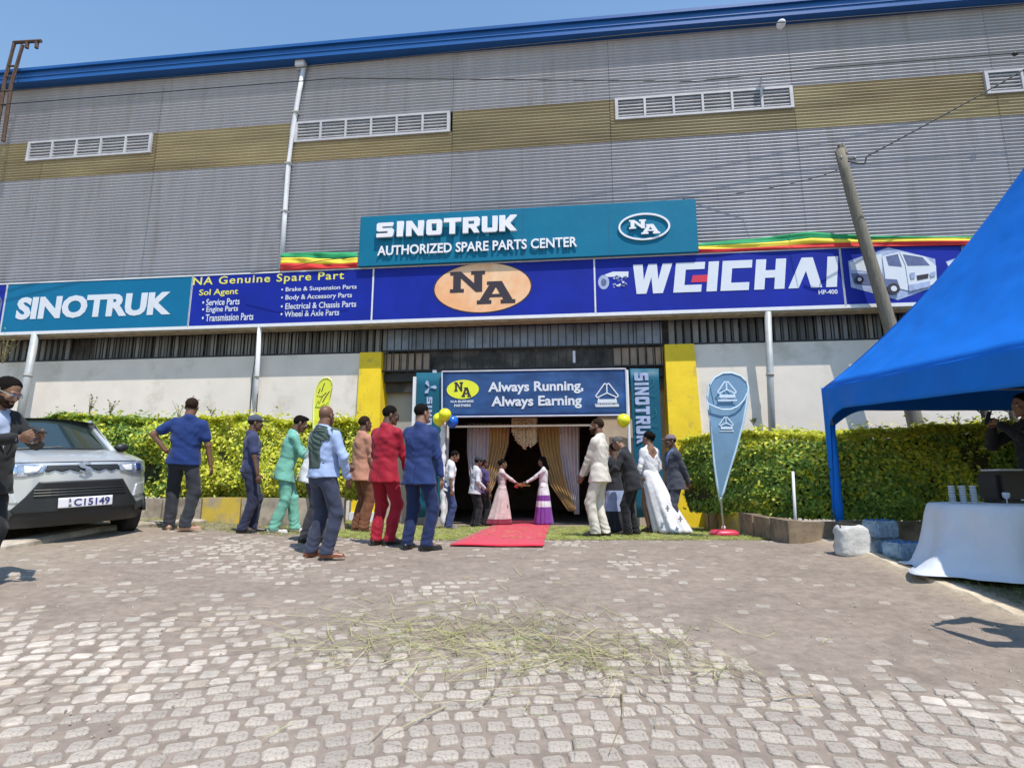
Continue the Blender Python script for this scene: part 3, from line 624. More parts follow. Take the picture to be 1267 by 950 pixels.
# the big raised sign
TO = .56; a0, z0 = fp(443, 330, TO); a1, z1 = fp(860.5, 244, TO); z1 = fp(443, 270, TO)[1]; z1 = (z1 + fp(860.5, 244, TO)[1]) / 2
ts = fthing('main_sign', (a0 + a1) / 2, TO, z0, 'large raised teal sign reading SINOTRUK authorized spare parts center with white letters', 'sign')
MB().box(a0, a1, -TO, -BO - .03, z0, z1, bev=.012).build('panel', Vteal2, ts, FM)
for k in range(1, 4):
    x = a0 + (a1 - a0) * k / 4; MB().box(x - .004, x + .004, -TO - .0015, -TO + .01, z0 + .01, z1 - .01).build('panel_joint', mat('joint', (.006, .07, .12), .6), ts, FM)
Mlet = mat('raised_letter', (.80, .80, .84), .35, var=.03)
for s, a, b in (('S', (466.5, 295), (488, 276.3)), ('I', (491.5, 294), (500, 274.8)), ('N', (503, 293.5), (525, 273.8)), ('O', (528, 292.2), (547.5, 272.4)), ('T', (549.5, 291), (571, 270.5)), ('R', (573, 289.8), (594, 269.4)), ('U', (596.5, 288.7), (616, 268.2)), ('K', (618, 287.5), (640, 266.8))):
    fglyph([s], a, b, TO + .065, Mlet, ts, ext=.06, name='raised_letter')
ftext('AUTHORIZED SPARE PARTS CENTER', (467, 317), (714, 293.3), TO + .03, Mlet, ts, bold=.02, ext=.028)
cu_, cz_ = fp(797, 280.5, TO + .03); ra = (fp(829, 279, TO)[0] - fp(765, 282, TO)[0]) / 2; rb = (fp(797, 263.5, TO)[1] - fp(797, 297, TO)[1]) / 2
shape([ellipse(cu_, cz_, ra, rb), ellipse(cu_, cz_, ra - .045, rb - .045)], -TO - .003, .04, Mlet, ts, 'oval_ring')
fglyph(['slabN'], (778.5, 284), (799, 272.3), TO + .04, Mlet, ts, ext=.036, name='raised_letter'); fglyph(['slabA'], (793.5, 290.5), (816, 277.5), TO + .046, Mlet, ts, ext=.036, name='raised_letter')

# striped cloth strips
Mg, My_, Mr = mat('green_cloth', (.02, .33, .12), .8, var=.15), mat('yellow_cloth', (.85, .68, .06), .8, var=.1), mat('red_cloth', (.62, .03, .03), .8, var=.15)
def bunting(pts_top, pts_bot, label, out=.49, seed=1):
    t = fthing('striped_cloth', fp(*pts_top[0], out)[0], out, fp(*pts_bot[0], out)[1], label, 'flag cloth')
    n = 60; T = [fp(*p, out) for p in pts_top]; B = [fp(*p, out) for p in pts_bot]
    def at(L, s):
        i = min(len(L) - 2, int(s * (len(L) - 1))); f = s * (len(L) - 1) - i; return L[i][0] + (L[i + 1][0] - L[i][0]) * f, L[i][1] + (L[i + 1][1] - L[i][1]) * f
    for b, m in enumerate((Mr, My_, Mg)):
        V = []; F = []
        for i in range(n + 1):
            s = i / n; x0, za = at(B, s); x1, zb = at(T, s)
            for j in range(5):
                v = (b + j / 4) / 3; wv = .012 * math.sin(i * .35 + v * 5 + seed) + .012 * math.sin(v * 14 + i * .12)
                sg = .035 * math.sin(v * PI) * math.sin(s * 5 + seed)
                V.append((x0 + (x1 - x0) * v, -out + wv, za + (zb - za) * v + sg))
        for i in range(n):
            for j in range(4): F.append((i * 5 + j, (i + 1) * 5 + j, (i + 1) * 5 + j + 1, i * 5 + j + 1))
        o = link('stripe', mesh(V, F, True), m, t, FM); md = o.modifiers.new('thickness', 'SOLIDIFY'); md.thickness = .006
bunting([(348, 313), (443, 312)], [(346, 335), (442, 331)], 'short green yellow red cloth strip beside the downpipe foot')
bunting([(862, 301), (935, 295), (1003, 287), (1080, 292), (1235, 292)], [(862, 313), (935, 310), (1003, 307), (1080, 305), (1220, 303)], 'long green yellow red cloth strip above the WEICHAI board', seed=3)

# posts in front of the wall
Mpost = mat('grey_post', (.42, .44, .44), .5, .1, var=.12, scale=5)
def post(top, bot, r, label, yb, m=Mpost):
    ot = .42; a = fp(*top, ot); p = FM @ Vector((a[0], -ot, a[1])); bx = at_depth(*bot, yb)
    d = (bx - p); bx = bx + d * .35; t = thing('steel_post', bx, label, 'post', group=None)
    MB().tube([bx, p.lerp(bx, .5), p], r, 12).build('pole', m, t, ID, True)
    q = p.lerp(bx, .42); MB().tube([q - d * .012, q + d * .012], r + .012, 12).build('clamp', Mgrey, t, ID, True); return t
post((321.5, 404), (315, 512), .055, 'white painted post with thin cables in front of the wall behind the capped man', 14.3, Mwhite)
post((950, 386), (955, 524), .075, 'grey steel post under the WEICHAI board beside the teardrop flag', 12.6)
post((44, 414), (27, 505), .09, 'slanting grey post above the parked silver car', 14.4)
# cables on the 320 post
t = fthing('wall_cable', fp(312, 470, .05)[0], .05, .6, 'thin twin cable hanging down the wall below the white post', 'cable')
for dx in (0, 8): MB().tube([(fp(316 + dx * .6, 440, .06)[0], -.06, fp(316, 440, .06)[1]), (fp(312 + dx, 470, .05)[0], -.05, fp(312, 470, .05)[1]), (fp(309 + dx, 515, .05)[0], -.05, fp(309, 515, .05)[1])], .012, 6).build('cable', Mdark, t, FM)

# banner over the door
def cloth_board(name, c, out, m, label, cat='banner', sag=.04, n=24, edge=None):
    """c: four photo corners, lower left, lower right, upper right, upper left"""
    P = [fp(*q, out) for q in c]; t = fthing(name, (P[0][0] + P[1][0]) / 2, out, P[0][1], label, cat)
    V = []; F = []
    for i in range(n + 1):
        for j in range(n // 2 + 1):
            s, v = i / n, j / (n // 2); x = (P[0][0] * (1 - s) + P[1][0] * s) * (1 - v) + (P[3][0] * (1 - s) + P[2][0] * s) * v; z = (P[0][1] * (1 - s) + P[1][1] * s) * (1 - v) + (P[3][1] * (1 - s) + P[2][1] * s) * v
            d = sag * (.5 * math.sin(s * 5 + v * 3) * math.sin(PI * v) + .5 * math.sin((s - .2) * 9 - v * 6)) * math.sin(PI * s); V.append((x, -out + d, z))
    k = n // 2 + 1
    for i in range(n):
        for j in range(n // 2): F.append((i * k + j, (i + 1) * k + j, (i + 1) * k + j + 1, i * k + j + 1))
    o = link('cloth', mesh(V, F, True), m, t, FM); md = o.modifiers.new('thickness', 'SOLIDIFY'); md.thickness = .004; md.offset = 1
    if edge:
        mb = MB(); e = .035
        for (a, b) in ((P[0], P[1]), (P[3], P[2])): mb.tube([(a[0], -out - .01, a[1]), (b[0], -out - .01, b[1])], e * .6, 6)
        for (a, b) in ((P[0], P[3]), (P[1], P[2])): mb.tube([(a[0], -out - .01, a[1]), (b[0], -out - .01, b[1])], e * .6, 6)
        mb.build('hem', edge, t, FM)
    return t, P
bo = .22
bn, P = cloth_board('entrance_banner', [(547, 516), (776, 513.5), (774, 456.5), (547, 460)], bo, Vnavy, 'navy banner over the doorway reading Always Running, Always Earning', sag=.010, edge=mat('banner_hem', (.5, .53, .62), .6))
fo = bo + .013
ftext('Always Running,', (604, 488.5), (721.6, 470.5), fo, Vwhite, bn, bold=.028, ext=.003); ftext('Always Earning', (608, 506.5), (719.7, 488.5), fo, Vwhite, bn, bold=.028, ext=.003)
c = fp(572.6, 481.7, fo); rx = fp(592.5, 481, fo)[0] - c[0]; rz = c[1] - fp(572.6, 493.5, fo)[1]
shape([ellipse(c[0], c[1], rx, rz)], -fo, .004, mat('lemon_print', (.72, .76, .03), .5, var=.05), bn, 'oval')
fglyph(['slabN'], (562, 484.5), (573, 472.5), fo + .006, Vblack, bn, ext=.003); fglyph(['slabA'], (571, 491.2), (583, 479), fo + .006, Vblack, bn, ext=.003)
ftext('N.A BUSINESS', (557.7, 498.2), (586, 494.9), fo, Vwhite, bn, bold=.03); ftext('PARTNERS', (562, 503.3), (582.5, 499.8), fo, Vwhite, bn, bold=.03)
c = fp(751, 487.5, fo); logo(c[0], c[1], .27, -fo, Vwhite, bn, wd=.028)
ftext('SINOTRUK', (736, 502.5), (766.5, 499), fo + .002, Vwhite, bn, bold=.03)
# upright banners left and right of the doorway
lb, P = cloth_board('upright_banner', [(514, 640), (547, 639), (547, 461), (515, 461)], .16, vinyl('petrol_vinyl', (.012, .10, .16), var=.2), 'teal upright banner behind the man in the blue suit', sag=.006)
c = fp(530.5, 479, .19); logo(c[0], c[1], .2, -.19, Vlight, lb, rot=-PI / 2, solid=True)
def vtext(seq, x0p, x1p, y0p, y1p, out, m, par):
    """letters turned a quarter clockwise, read downwards"""
    me = glyphs(seq, 2.0, 0, .004); V = np.empty(len(me.vertices) * 3, np.float32); me.vertices.foreach_get('co', V); V = V.reshape(-1, 3)
    V = np.stack([V[:, 2], V[:, 1], -V[:, 0]], 1); me.vertices.foreach_set('co', V.ravel())
    a = fp(x0p, y1p, out); b = fp(x1p, y0p, out); link('lettering', fit(me, a[0], b[0], a[1], b[1], -out), m, par, FM)
vtext(list('SINOTRUK'), 526, 535, 491, 568, .19, Vlight, lb)
MB().box(fp(511.5, 470, .19)[0], fp(515, 470, .19)[0], -.22, -.14, -.15, 3.40).build('side_tube', Mwhite, lb, FM)
rb_, P = cloth_board('upright_banner', [(788, 640), (822, 640), (815, 456), (779, 456)], .16, vinyl('petrol_vinyl', (.012, .10, .16)), 'teal upright banner reading SINOTRUK downwards beside the right yellow pillar', sag=.015)
vtext(list('SINOTRUK'), 788, 802, 461, 549, .19, Vlight, rb_)
for k, (x, y) in enumerate(((792, 500), (806, 515), (788, 530), (803, 478))):
    c = fp(x, y, .185); strokes(MB(), [[(c[0] - .12, c[1] - .1), (c[0] + .12, c[1] + .05), (c[0] + .1, c[1] + .2)], [(c[0] - .1, c[1] - .2), (c[0] + .15, c[1] - .22)]], .008, -.185).build('print', mat('faint_print', (.05, .19, .26), .5), rb_, FM)
MB().tube([(fp(775.5, 458, .2)[0], -.2, fp(775.5, 458, .2)[1]), (fp(782, 640, .2)[0], -.2, -.1)], .035, 8).build('side_tube', Mwhite, rb_, FM)
# white ribbon column and balloons
mb = MB(); c = fp(548, 516, .5); bt = fp(549.5, 600, .5)
rc = fthing('ribbon_column', bt[0], .5, -.15, 'white tissue wrapped column under the yellow and blue balloons', 'decoration')
R = []
for k in range(24):
    f = k / 23; z = c[1] - .1 - (c[1] - .1 + .15) * f; rr_ = .06 + .02 * math.sin(k * 2.4); R.append([Vector((c[0] + (bt[0] - c[0]) * f + rr_ * math.cos(2 * PI * j / 10) * (1 + .2 * math.sin(j * 3 + k)), -.5 + rr_ * math.sin(2 * PI * j / 10), z)) for j in range(10)])
mb.rings(R[::-1]); mb.build('wrap', mat('white_tissue', (.72, .70, .72), .9, var=.2, scale=12), rc, FM, True)
def balloon(px, py, r, m, label, out=.5):
    u, z = fp(px, py, out); t = fthing('balloon', u, out, z - r * 1.25, label, 'balloon')
    R = []
    for i in range(17):
        th = PI * (i + .01) / 16.02; zz = math.cos(th); k = math.sin(th) * (1 + .0 * zz) * (1 - .12 * max(0, -zz) ** 1.0); R.append([Vector((u + r * k * math.cos(2 * PI * j / 20), -out + r * k * math.sin(2 * PI * j / 20), z + r * zz * (1.08 if zz < 0 else 1))) for j in range(20)])
    MB().rings(R[::-1]).build('skin', m, t, FM, True); MB().tube([(u, -out, z - r * 1.07), (u, -out, z - r * 1.17)], [.012, .022], 8).build('knot', m, t, FM)
By = mat('yellow_balloon', (.80, .82, .02), .18, var=.02, coat=.4, sss=.1); Bb = mat('blue_balloon', (.01, .12, .60), .18, var=.02, coat=.4)
balloon(543.5, 518.5, .155, By, 'yellow balloon leftmost of the cluster at the banner corner', .55); balloon(550.5, 513, .15, By, 'yellow balloon uppermost of the cluster at the banner corner', .78); balloon(559.5, 521.5, .145, Bb, 'blue balloon below the navy banner corner', .5)
balloon(771.5, 520, .155, By, 'single yellow balloon at the right corner of the navy banner')

# curtains in the doorway
Mlil = mat('lilac_curtain', (.60, .51, .54), .7, var=.1, scale=3, sheen=.3); Mgold = mat('gold_curtain', (.46, .27, .08), .45, var=.15, scale=3, sheen=.4)
def curtain(pts, Yp, m, label, folds, seed):
    """pts: rows of (y, xleft, xright) in the photo, top to bottom, at depth Yp"""
    p0 = at_depth(pts[-1][1], pts[-1][0], Yp); t = thing('curtain', p0, label, 'curtain'); V = []; n = 48
    rows = []
    for i in range(len(pts) - 1):
        for k in range(6):
            f = k / 6; rows.append([pts[i][j] * (1 - f) + pts[i + 1][j] * f for j in range(3)])
    rows.append(pts[-1])
    for ri, (y, xa, xb) in enumerate(rows):
        A, B = at_depth(xa, y, Yp), at_depth(xb, y, Yp)
        for k in range(n + 1):
            s = k / n; p = A.lerp(B, s); V.append((p.x, p.y + .045 * math.sin(s * folds * 2 * PI + seed + .1 * math.sin(ri * .5)) + .015 * math.sin(s * folds * 5 + ri * .3), p.z))
    F = [(i * (n + 1) + j, i * (n + 1) + j + 1, (i + 1) * (n + 1) + j + 1, (i + 1) * (n + 1) + j) for i in range(len(rows) - 1) for j in range(n)]
    o = link('cloth', mesh(V, F, True), m, t, ID); md = o.modifiers.new('thickness', 'SOLIDIFY'); md.thickness = .005
YC = 14.55
curtain([(524, 578, 606), (560, 578, 605), (590, 581, 603), (612, 584, 600), (627, 587, 596)], YC, Mlil, 'lilac white curtain hanging on the left side of the doorway', 6, 0)
curtain([(524, 605, 631), (550, 604.5, 629), (575, 601.5, 621), (600, 597, 612), (627, 590, 600)], YC - .05, Mgold, 'gold curtain tied back on the left side of the doorway', 6, 1)
curtain([(524, 690, 717), (560, 692, 717), (590, 697, 717), (615, 704, 717), (636, 711, 717)], YC, Mlil, 'lilac white curtain hanging on the right side of the doorway', 6, 2)
curtain([(524, 664, 691), (550, 667, 692), (575, 673, 696), (600, 681, 702), (632, 703, 713)], YC - .05, Mgold, 'gold curtain tied back on the right side of the doorway', 6, 3)
a, b = at_depth(576, 524, YC), at_depth(720, 524, YC); t = thing('curtain_rail', a, 'dark rail the doorway curtains hang from', 'rail'); MB().tube([a, b], .02, 8).build('tube', Mdark, t, ID)
a = at_depth(634, 521, YC - .2); b = at_depth(664, 521, YC - .2)
t = thing('flower_garland', (a + b) / 2, 'cream white flower strings hanging in the top of the doorway', 'garland'); Mfl = mat('cream_petals', (.72, .62, .42), .8, var=.2, scale=30)
fl = MB().sphere((0, 0, 0), (.034, .034, .026), 6, 4); fm = mesh(fl.V, fl.F, False); fm.materials.append(Mfl); Vf = []; Ff = []; nb = 0
for k in range(46):
    s = k / 45; Ls = .46 + .26 * (1 - abs(s * 2 - 1.15) ** 1.5) + random.uniform(-.09, .09); p = a.lerp(b, s); dy = random.uniform(-.1, .1); z = 0
    while z < Ls:
        for v in fl.V: Vf.append(v + Vector((p.x + random.uniform(-.01, .01), p.y + dy, p.z + .06 - z + .0)))
        Ff += [tuple(nb + i for i in f) for f in fl.F]; nb += len(fl.V); z += random.uniform(.035, .075)
tag(link('flowers', mesh(Vf, Ff), Mfl, t, ID), kind='stuff'); MB().tube([a + Vector((-.05, 0, .1)), b + Vector((.05, 0, .1))], .02, 6).build('bar', Mdark, t, ID)

# red carpet
Mcar = mat('red_carpet', (.60, .015, .045), .95, var=.1, scale=8, bump=.3, bscale=200, sheen=.3)
A, B = on_ground(556, 677), on_ground(672, 678.5); C_, D_ = at_depth(609, 650, 13.4), at_depth(680, 650, 13.4); V = []; n = 40
for i in range(n + 1):
    s = i / n * 1.45; l = A.lerp(Vector((C_.x, 13.4, 0)), s); r_ = B.lerp(Vector((D_.x, 13.4, 0)), s)
    for j in range(9):
        p = l.lerp(r_, j / 8); zz = max(float(gz(p.x, min(p.y, 16))), -.198) + .035 + .005 * math.sin(i * .9 + j) + (.0); V.append((p.x + .01 * math.sin(i), p.y, zz))
F = [(i * 9 + j, i * 9 + j + 1, (i + 1) * 9 + j + 1, (i + 1) * 9 + j) for i in range(n) for j in range(8)]
o = link('red_carpet', mesh(V, F, True), Mcar); md = o.modifiers.new('thickness', 'SOLIDIFY'); md.thickness = .008; tag(o, 'bright red carpet running over the strewn grass into the doorway', 'carpet')

# ------------------------------------------------------------------ hedges and planters
def hedge(path, width, z_top, z_bot, label, n, colf, seed, lum=1.0):
    """path: ground points along the middle of the hedge"""
    r = np.random.default_rng(seed); P = [Vector(p) for p in path]
    for _ in range(3): P = [P[0]] + [q for a, b in zip(P[:-1], P[1:]) for q in (a.lerp(b, .25), a.lerp(b, .75))] + [P[-1]]
    seg = [(P[i], P[i + 1], (P[i + 1] - P[i]).length) for i in range(len(P) - 1)]; Lt = sum(s[2] for s in seg)
    t = thing('hedge', (P[0].x, P[0].y, z_bot(0)), label, 'hedge')
    s = r.random(n) * Lt; px = np.zeros(n); py = np.zeros(n); nx_ = np.zeros(n); ny_ = np.zeros(n); acc = 0
    for a, b, l in seg:
        m = (s >= acc) & (s <= acc + l); f = (s[m] - acc) / l; i_ = [q[0] for q in seg].index(a); d = (b - a) / l; d0 = seg[max(0, i_ - 1)]; d0 = ((d0[1] - d0[0]) / d0[2] + d).normalized(); d1 = seg[min(len(seg) - 1, i_ + 1)]; d1 = ((d1[1] - d1[0]) / d1[2] + d).normalized()
        px[m] = a.x + (b.x - a.x) * f; py[m] = a.y + (b.y - a.y) * f; nx_[m] = d0.y * (1 - f) + d1.y * f; ny_[m] = -(d0.x * (1 - f) + d1.x * f); acc += l
    zt = np.array([z_top(q) for q in s / Lt]); zb = np.array([z_bot(q) for q in s / Lt])
    # points on the skin of a rounded box: front, top, with depth scatter
    H = zt - zb; v = r.random(n) * (H + width * .8); front = v < H; tt = r.random(n)
    lump = (fbm(px * 1.0, (zb + v), 1.6, seed, 3) - .5) * .52
    off = np.where(front, width / 2, width / 2 - (v - H)); z = np.where(front, zb + v, zt)
    rc_ = .26; k = np.clip((z - (zt - rc_)) / rc_, 0, 1) * front; off = off - rc_ * k ** 2 * .8
    off = off + lump * front; z = z + lump * .5 * (~front)
    dep = r.exponential(.035, n); dep = np.where(r.random(n) < .07, -r.exponential(.04, n), dep); off = np.where(front, off - dep, off); z = np.where(front, z, z - dep) + r.normal(0, .012, n)
    bot = np.clip((z - zb) / .25, 0, 1); off = off - (1 - bot) * .12 * front
    ends = 1.0
    cx = px + nx_ * off; cy = py + ny_ * off
    # leaves
    L = r.uniform(.028, .052, n); W = L * .52; th = r.uniform(0, 2 * PI, n); up = r.uniform(-.5, 1.1, n)
    nr = np.stack([nx_ * front, ny_ * front, np.where(front, .45, 1.0)], 1) + r.normal(0, .45, (n, 3)); nr /= np.linalg.norm(nr, axis=1, keepdims=True)
    t1 = np.cross(nr, r.normal(0, 1, (n, 3))); t1 /= np.linalg.norm(t1, axis=1, keepdims=True); t2 = np.cross(nr, t1); c = np.stack([cx, cy, z], 1)
    V = np.zeros((n, 4, 3)); V[:, 0] = c - t1 * L[:, None]; V[:, 1] = c + t2 * W[:, None] + nr * (L * .18)[:, None]; V[:, 2] = c + t1 * L[:, None]; V[:, 3] = c - t2 * W[:, None] + nr * (L * .18)[:, None]
    b = np.arange(n)[:, None] * 4; F = np.concatenate([b + np.array([0, 1, 2]), b + np.array([0, 2, 3])], 0)
    cols = np.repeat(colf(r, n, cx, cy, z, s / Lt, np.clip((z - zb) / H, 0, 1)), 4, 0)
    tag(link('foliage', mesh(V.reshape(-1, 3), F, cols=cols), leafmat('hedge_leaf'), t, ID), kind='stuff')
    # inner twigs body
    mb = MB(); R = []
    for q in np.linspace(0, 1, 30):
        d = q * Lt; acc = 0
        for a, b2, l in seg:
            if d <= acc + l + 1e-6: break
            acc += l
        f = (d - acc) / l; p = a.lerp(b2, f); dr_ = (b2 - a) / l; nn = Vector((dr_.y, -dr_.x, 0)); zz0, zz1 = z_bot(q), z_top(q) - .14; w_ = width / 2 - .13
        R.append([Vector((p.x, p.y, 0)) + nn * o_ + Vector((0, 0, zq)) for o_, zq in ((w_ - .1, zz0), (w_, zz0 + .3), (w_, zz1 - .15), (w_ - .1, zz1), (-w_, zz1), (-w_, zz0))])
    mb.rings(R); mb.build('twigs', mat('hedge_core', (.035, .04, .015), 1, var=.5, scale=20), t, ID)
    return t
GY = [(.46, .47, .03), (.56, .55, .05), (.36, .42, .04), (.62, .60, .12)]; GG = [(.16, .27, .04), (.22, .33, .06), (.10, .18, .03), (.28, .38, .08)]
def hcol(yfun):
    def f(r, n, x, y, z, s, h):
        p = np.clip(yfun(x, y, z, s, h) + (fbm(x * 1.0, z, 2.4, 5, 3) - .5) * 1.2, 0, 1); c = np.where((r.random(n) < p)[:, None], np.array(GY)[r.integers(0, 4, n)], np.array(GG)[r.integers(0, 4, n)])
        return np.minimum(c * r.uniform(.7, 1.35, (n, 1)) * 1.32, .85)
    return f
Lh = [at_depth(60, 600, 10.6), at_depth(180, 600, 10.5), at_depth(340, 600, 10.5), at_depth(452, 600, 11.0)]
ztL = lambda s: 2.03 - .0 * s; zbL = lambda s: .62 - .12 * s
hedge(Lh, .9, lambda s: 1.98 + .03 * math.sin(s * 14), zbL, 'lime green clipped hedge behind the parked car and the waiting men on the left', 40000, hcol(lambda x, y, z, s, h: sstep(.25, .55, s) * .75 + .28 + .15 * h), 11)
hR0 = at_depth(893, 640, 11.6); Rh = [Vector((3.92, 11.9, 0)), Vector((4.1, 11.2, 0)), Vector((4.85, 9.65, 0)), Vector((6.4, 9.12, 0)), Vector((12.5, 8.75, 0))]
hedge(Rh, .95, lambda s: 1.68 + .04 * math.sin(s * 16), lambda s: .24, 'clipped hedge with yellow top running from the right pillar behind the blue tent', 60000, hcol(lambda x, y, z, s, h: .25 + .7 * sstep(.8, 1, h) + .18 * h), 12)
# sprigs standing out of the hedges
def sprig(px, py, Yp, h, label, m='g', n=7):
    p = at_depth(px, py, Yp); t = thing('sprig', p, label, 'plant'); mb = MB(); ml = MB()
    for k in range(n):
        a = random.uniform(0, 2 * PI); d = Vector((math.cos(a) * .5, math.sin(a) * .3, 1)).normalized(); e = p + d * h * random.uniform(.6, 1); mb.tube([p, p.lerp(e, .5) + Vector((0, 0, .02)), e], [.006, .004, .002], 4)
        for j in range(4):
            q = p.lerp(e, .4 + .2 * j); s = Vector((random.uniform(-1, 1), random.uniform(-1, 1), random.uniform(.1, .7))).normalized() * .06; u_ = s.cross(Vector((0, 0, 1))).normalized() * .018
            ml.add([q, q + s * .5 + u_, q + s, q + s * .5 - u_], [(0, 1, 2, 3)])
    mb.build('stem', mat('stem', (.22, .17, .08), .9), t, ID); ml.build('leaves', mat('sprig_leaf_' + m, (.22, .26, .07) if m == 'g' else (.5, .42, .38), .6, var=.3), t, ID)
sprig(110, 513, 10.4, .36, 'thin bare sprig rising from the hedge above the car bonnet'); sprig(136, 513, 10.4, .3, 'shorter thin sprig rising from the hedge right of the taller one')
sprig(221, 516, 10.4, .36, 'pale dry stalk standing up beside the head of the man in the blue polo', 'd', 4); sprig(238, 507, 10.4, .26, 'pale dry flower head above the man in the blue polo', 'd', 8)
sprig(262, 515, 10.4, .2, 'small sprig on the hedge right of the man in the blue polo'); sprig(932, 526, 9.8, .15, 'small brownish sprig on the right hedge below the teardrop flag'); sprig(1185, 527, 9.3, .2, 'small sprig on the hedge under the tent roof')
sprig(3, 450, 13.0, .9, 'leafy branch tip at the left edge over the wall', 'g', 14)
# planters
Mpl = mat('planter_concrete', (.38, .33, .26), .9, var=.25, scale=5, bump=.4, bscale=25, c2=(.2, .17, .13), c2scale=2, c2amt=.5)
def planter(pts, label, paint, ztop, th=.18):
    """pts: (x, y) of the front face from left to right"""
    t = thing('planter_wall', (pts[0][0], pts[0][1], float(gz(*pts[0]))), label, 'planter wall'); k = 0
    for (a, b) in zip(pts[:-1], pts[1:]):
        A = Vector((*a, 0)); B = Vector((*b, 0)); d = (B - A); n_ = max(1, round(d.length / .75)); dn = d.normalized(); nn = Vector((-dn.y, dn.x, 0))
        for i in range(n_):
            p, q = A.lerp(B, i / n_ + .004), A.lerp(B, (i + 1) / n_ - .004); jit = random.uniform(-.01, .01)
            V = [];
            for z in (float(gz(p.x, p.y)) - .25, ztop + random.uniform(-.012, .012)):
                for r_, o_ in ((p, 0), (q, 0), (q, th), (p, th)): V.append(r_ + nn * (o_ + jit) + Vector((0, 0, z)))
            bm = MB().add(V, [(0, 3, 2, 1), (4, 5, 6, 7), (0, 1, 5, 4), (1, 2, 6, 5), (2, 3, 7, 6), (3, 0, 4, 7)])
            bm.build('block', mat('worn_yellow', (.58, .43, .06), .85, var=.15, scale=3, bump=.3, c2=(.35, .29, .2), c2scale=2.2, c2amt=.5) if paint[k % len(paint)] else (Mpl if 'left' in label else mat('brown_planter', (.25, .19, .125), .9, var=.3, scale=5, bump=.5, bscale=20, c2=(.13, .10, .07), c2scale=2, c2amt=.5)), t, ID); k += 1
la = [at_depth(150, 640, 9.7), at_depth(345, 640, 9.8), at_depth(428, 640, 10.25)]
planter([(p.x, p.y) for p in la], 'low concrete planter wall with a yellow painted block under the left hedge', [0, 0, 1, 0, 0, 1, 1, 0], .56)
ra_ = [on_ground(868, 652), on_ground(978, 673.5)]
planter([(ra_[0].x, ra_[0].y), (ra_[1].x, ra_[1].y)], 'low concrete planter wall with worn yellow paint under the right hedge', [0, 0, 1, 1, 0], .30)
planter([(ra_[1].x + .1, ra_[1].y + .05), (9.5, ra_[1].y + .2)], 'dark brown planter edge behind the water packs', [0], .30)
# small trunks behind the right hedge
def tree(px, py, Yp, label, lean):
    p = at_depth(px, py, Yp); p.z = -.1; t = thing('young_tree', p, label, 'tree'); top = Vector((p.x + lean, p.y, 2.9))
    MB().tube([p, p.lerp(top, .4) + Vector((.03, 0, 0)), p.lerp(top, .75) - Vector((.02, 0, 0)), top], [.09, .075, .065, .04], 8).build('trunk', mat('bark', (.10, .08, .06), .95, var=.4, scale=20, bump=.8, bscale=30), t, ID, True)
    ml = MB(); mb = MB()
    for k in range(9):
        a = k * 2.4; q = p.lerp(top, random.uniform(.55, 1)); e = q + Vector((math.cos(a) * .45, math.sin(a) * .3, random.uniform(-.1, .4))); mb.tube([q, e], [.015, .005], 5)
        for j in range(26):
            c = q.lerp(e, random.uniform(.3, 1.1)) + Vector((random.gauss(0, .06), random.gauss(0, .06), random.gauss(0, .06))); s = Vector((random.gauss(0, 1), random.gauss(0, 1), random.gauss(0, .6))).normalized() * .055; u_ = s.cross(Vector((.3, .2, 1))).normalized() * .02
            ml.add([c, c + s * .5 + u_, c + s, c + s * .5 - u_], [(0, 1, 2, 3)])
    mb.build('branches', mat('bark', (.1, .08, .06)), t, ID); tag(ml.build('crown', mat('tree_leaf', (.07, .12, .03), .5, var=.4, scale=9), t, ID), kind='stuff')
tree(1229, 525, 10.5, 'thin dark trunk of a young tree seen between tent roof and hedge', -.15); tree(1252, 525, 10.9, 'second thin dark trunk just left of the woman in black', .1)
# ------------------------------------------------------------------ utility pole and wires
Mwood = mat('weathered_wood', (.20, .18, .14), .9, var=.25, scale=6, bump=.8, bscale=14, stretch=(6, 6, .6))
YP = 11.85; pt = at_depth(1042, 186, YP); pb = at_depth(1116, 470, YP); pb = pb + (pb - pt) * .42
t = thing('utility_pole', pb, 'leaning grey wooden utility pole in front of the right sign boards', 'pole'); R = 14; P = []; rad = []
for k in range(R + 1):
    f = k / R; P.append(pb.lerp(pt, f) + Vector((.06 * math.sin(f * 5), 0, 0))); rad.append(.16 - .055 * f)
MB().tube(P, rad, 14).build('trunk', Mwood, t, ID, True)
up_ = (pt - pb).normalized(); MB().tube([pt - up_ * .12, pt + up_ * .14], [.10, .075], 6).build('pole_top', Mwood, t, ID)
MB().tube([pt - up_ * .26 + Vector((-.13, -.05, 0)), pt - up_ * .26 + Vector((.22, -.05, 0))], .015, 6).build('bracket', Mdark, t, ID)
for dx in (-.12, .2): MB().sphere(pt - up_ * .24 + Vector((dx, -.07, 0)), (.035, .035, .05)).build('insulator', mat('insulator', (.25, .24, .22), .3), t, ID, True)
Mwire = mat('black_cable', (.015, .015, .018), .6, var=0)
def wire(pts, Ys, label, r=.011, sag=0.0):
    P = []
    for i in range(len(pts) - 1):
        a, b = at_depth(*pts[i], Ys[i]), at_depth(*pts[i + 1], Ys[i + 1])
        for k in range(8): f = k / 8; P.append(a.lerp(b, f) - Vector((0, 0, sag * 4 * f * (1 - f))))
    P.append(b); t = thing('overhead_cable', P[0], label, 'cable'); MB().tube(P, r, 6).build('cable', Mwire, t, ID, True); return t, P
wire([(-30, 116), (380, 83), (800, 41), (1300, 2)], [12.6, 12.2, 11.8, 11.3], 'long black overhead cable running just under the blue gutter')
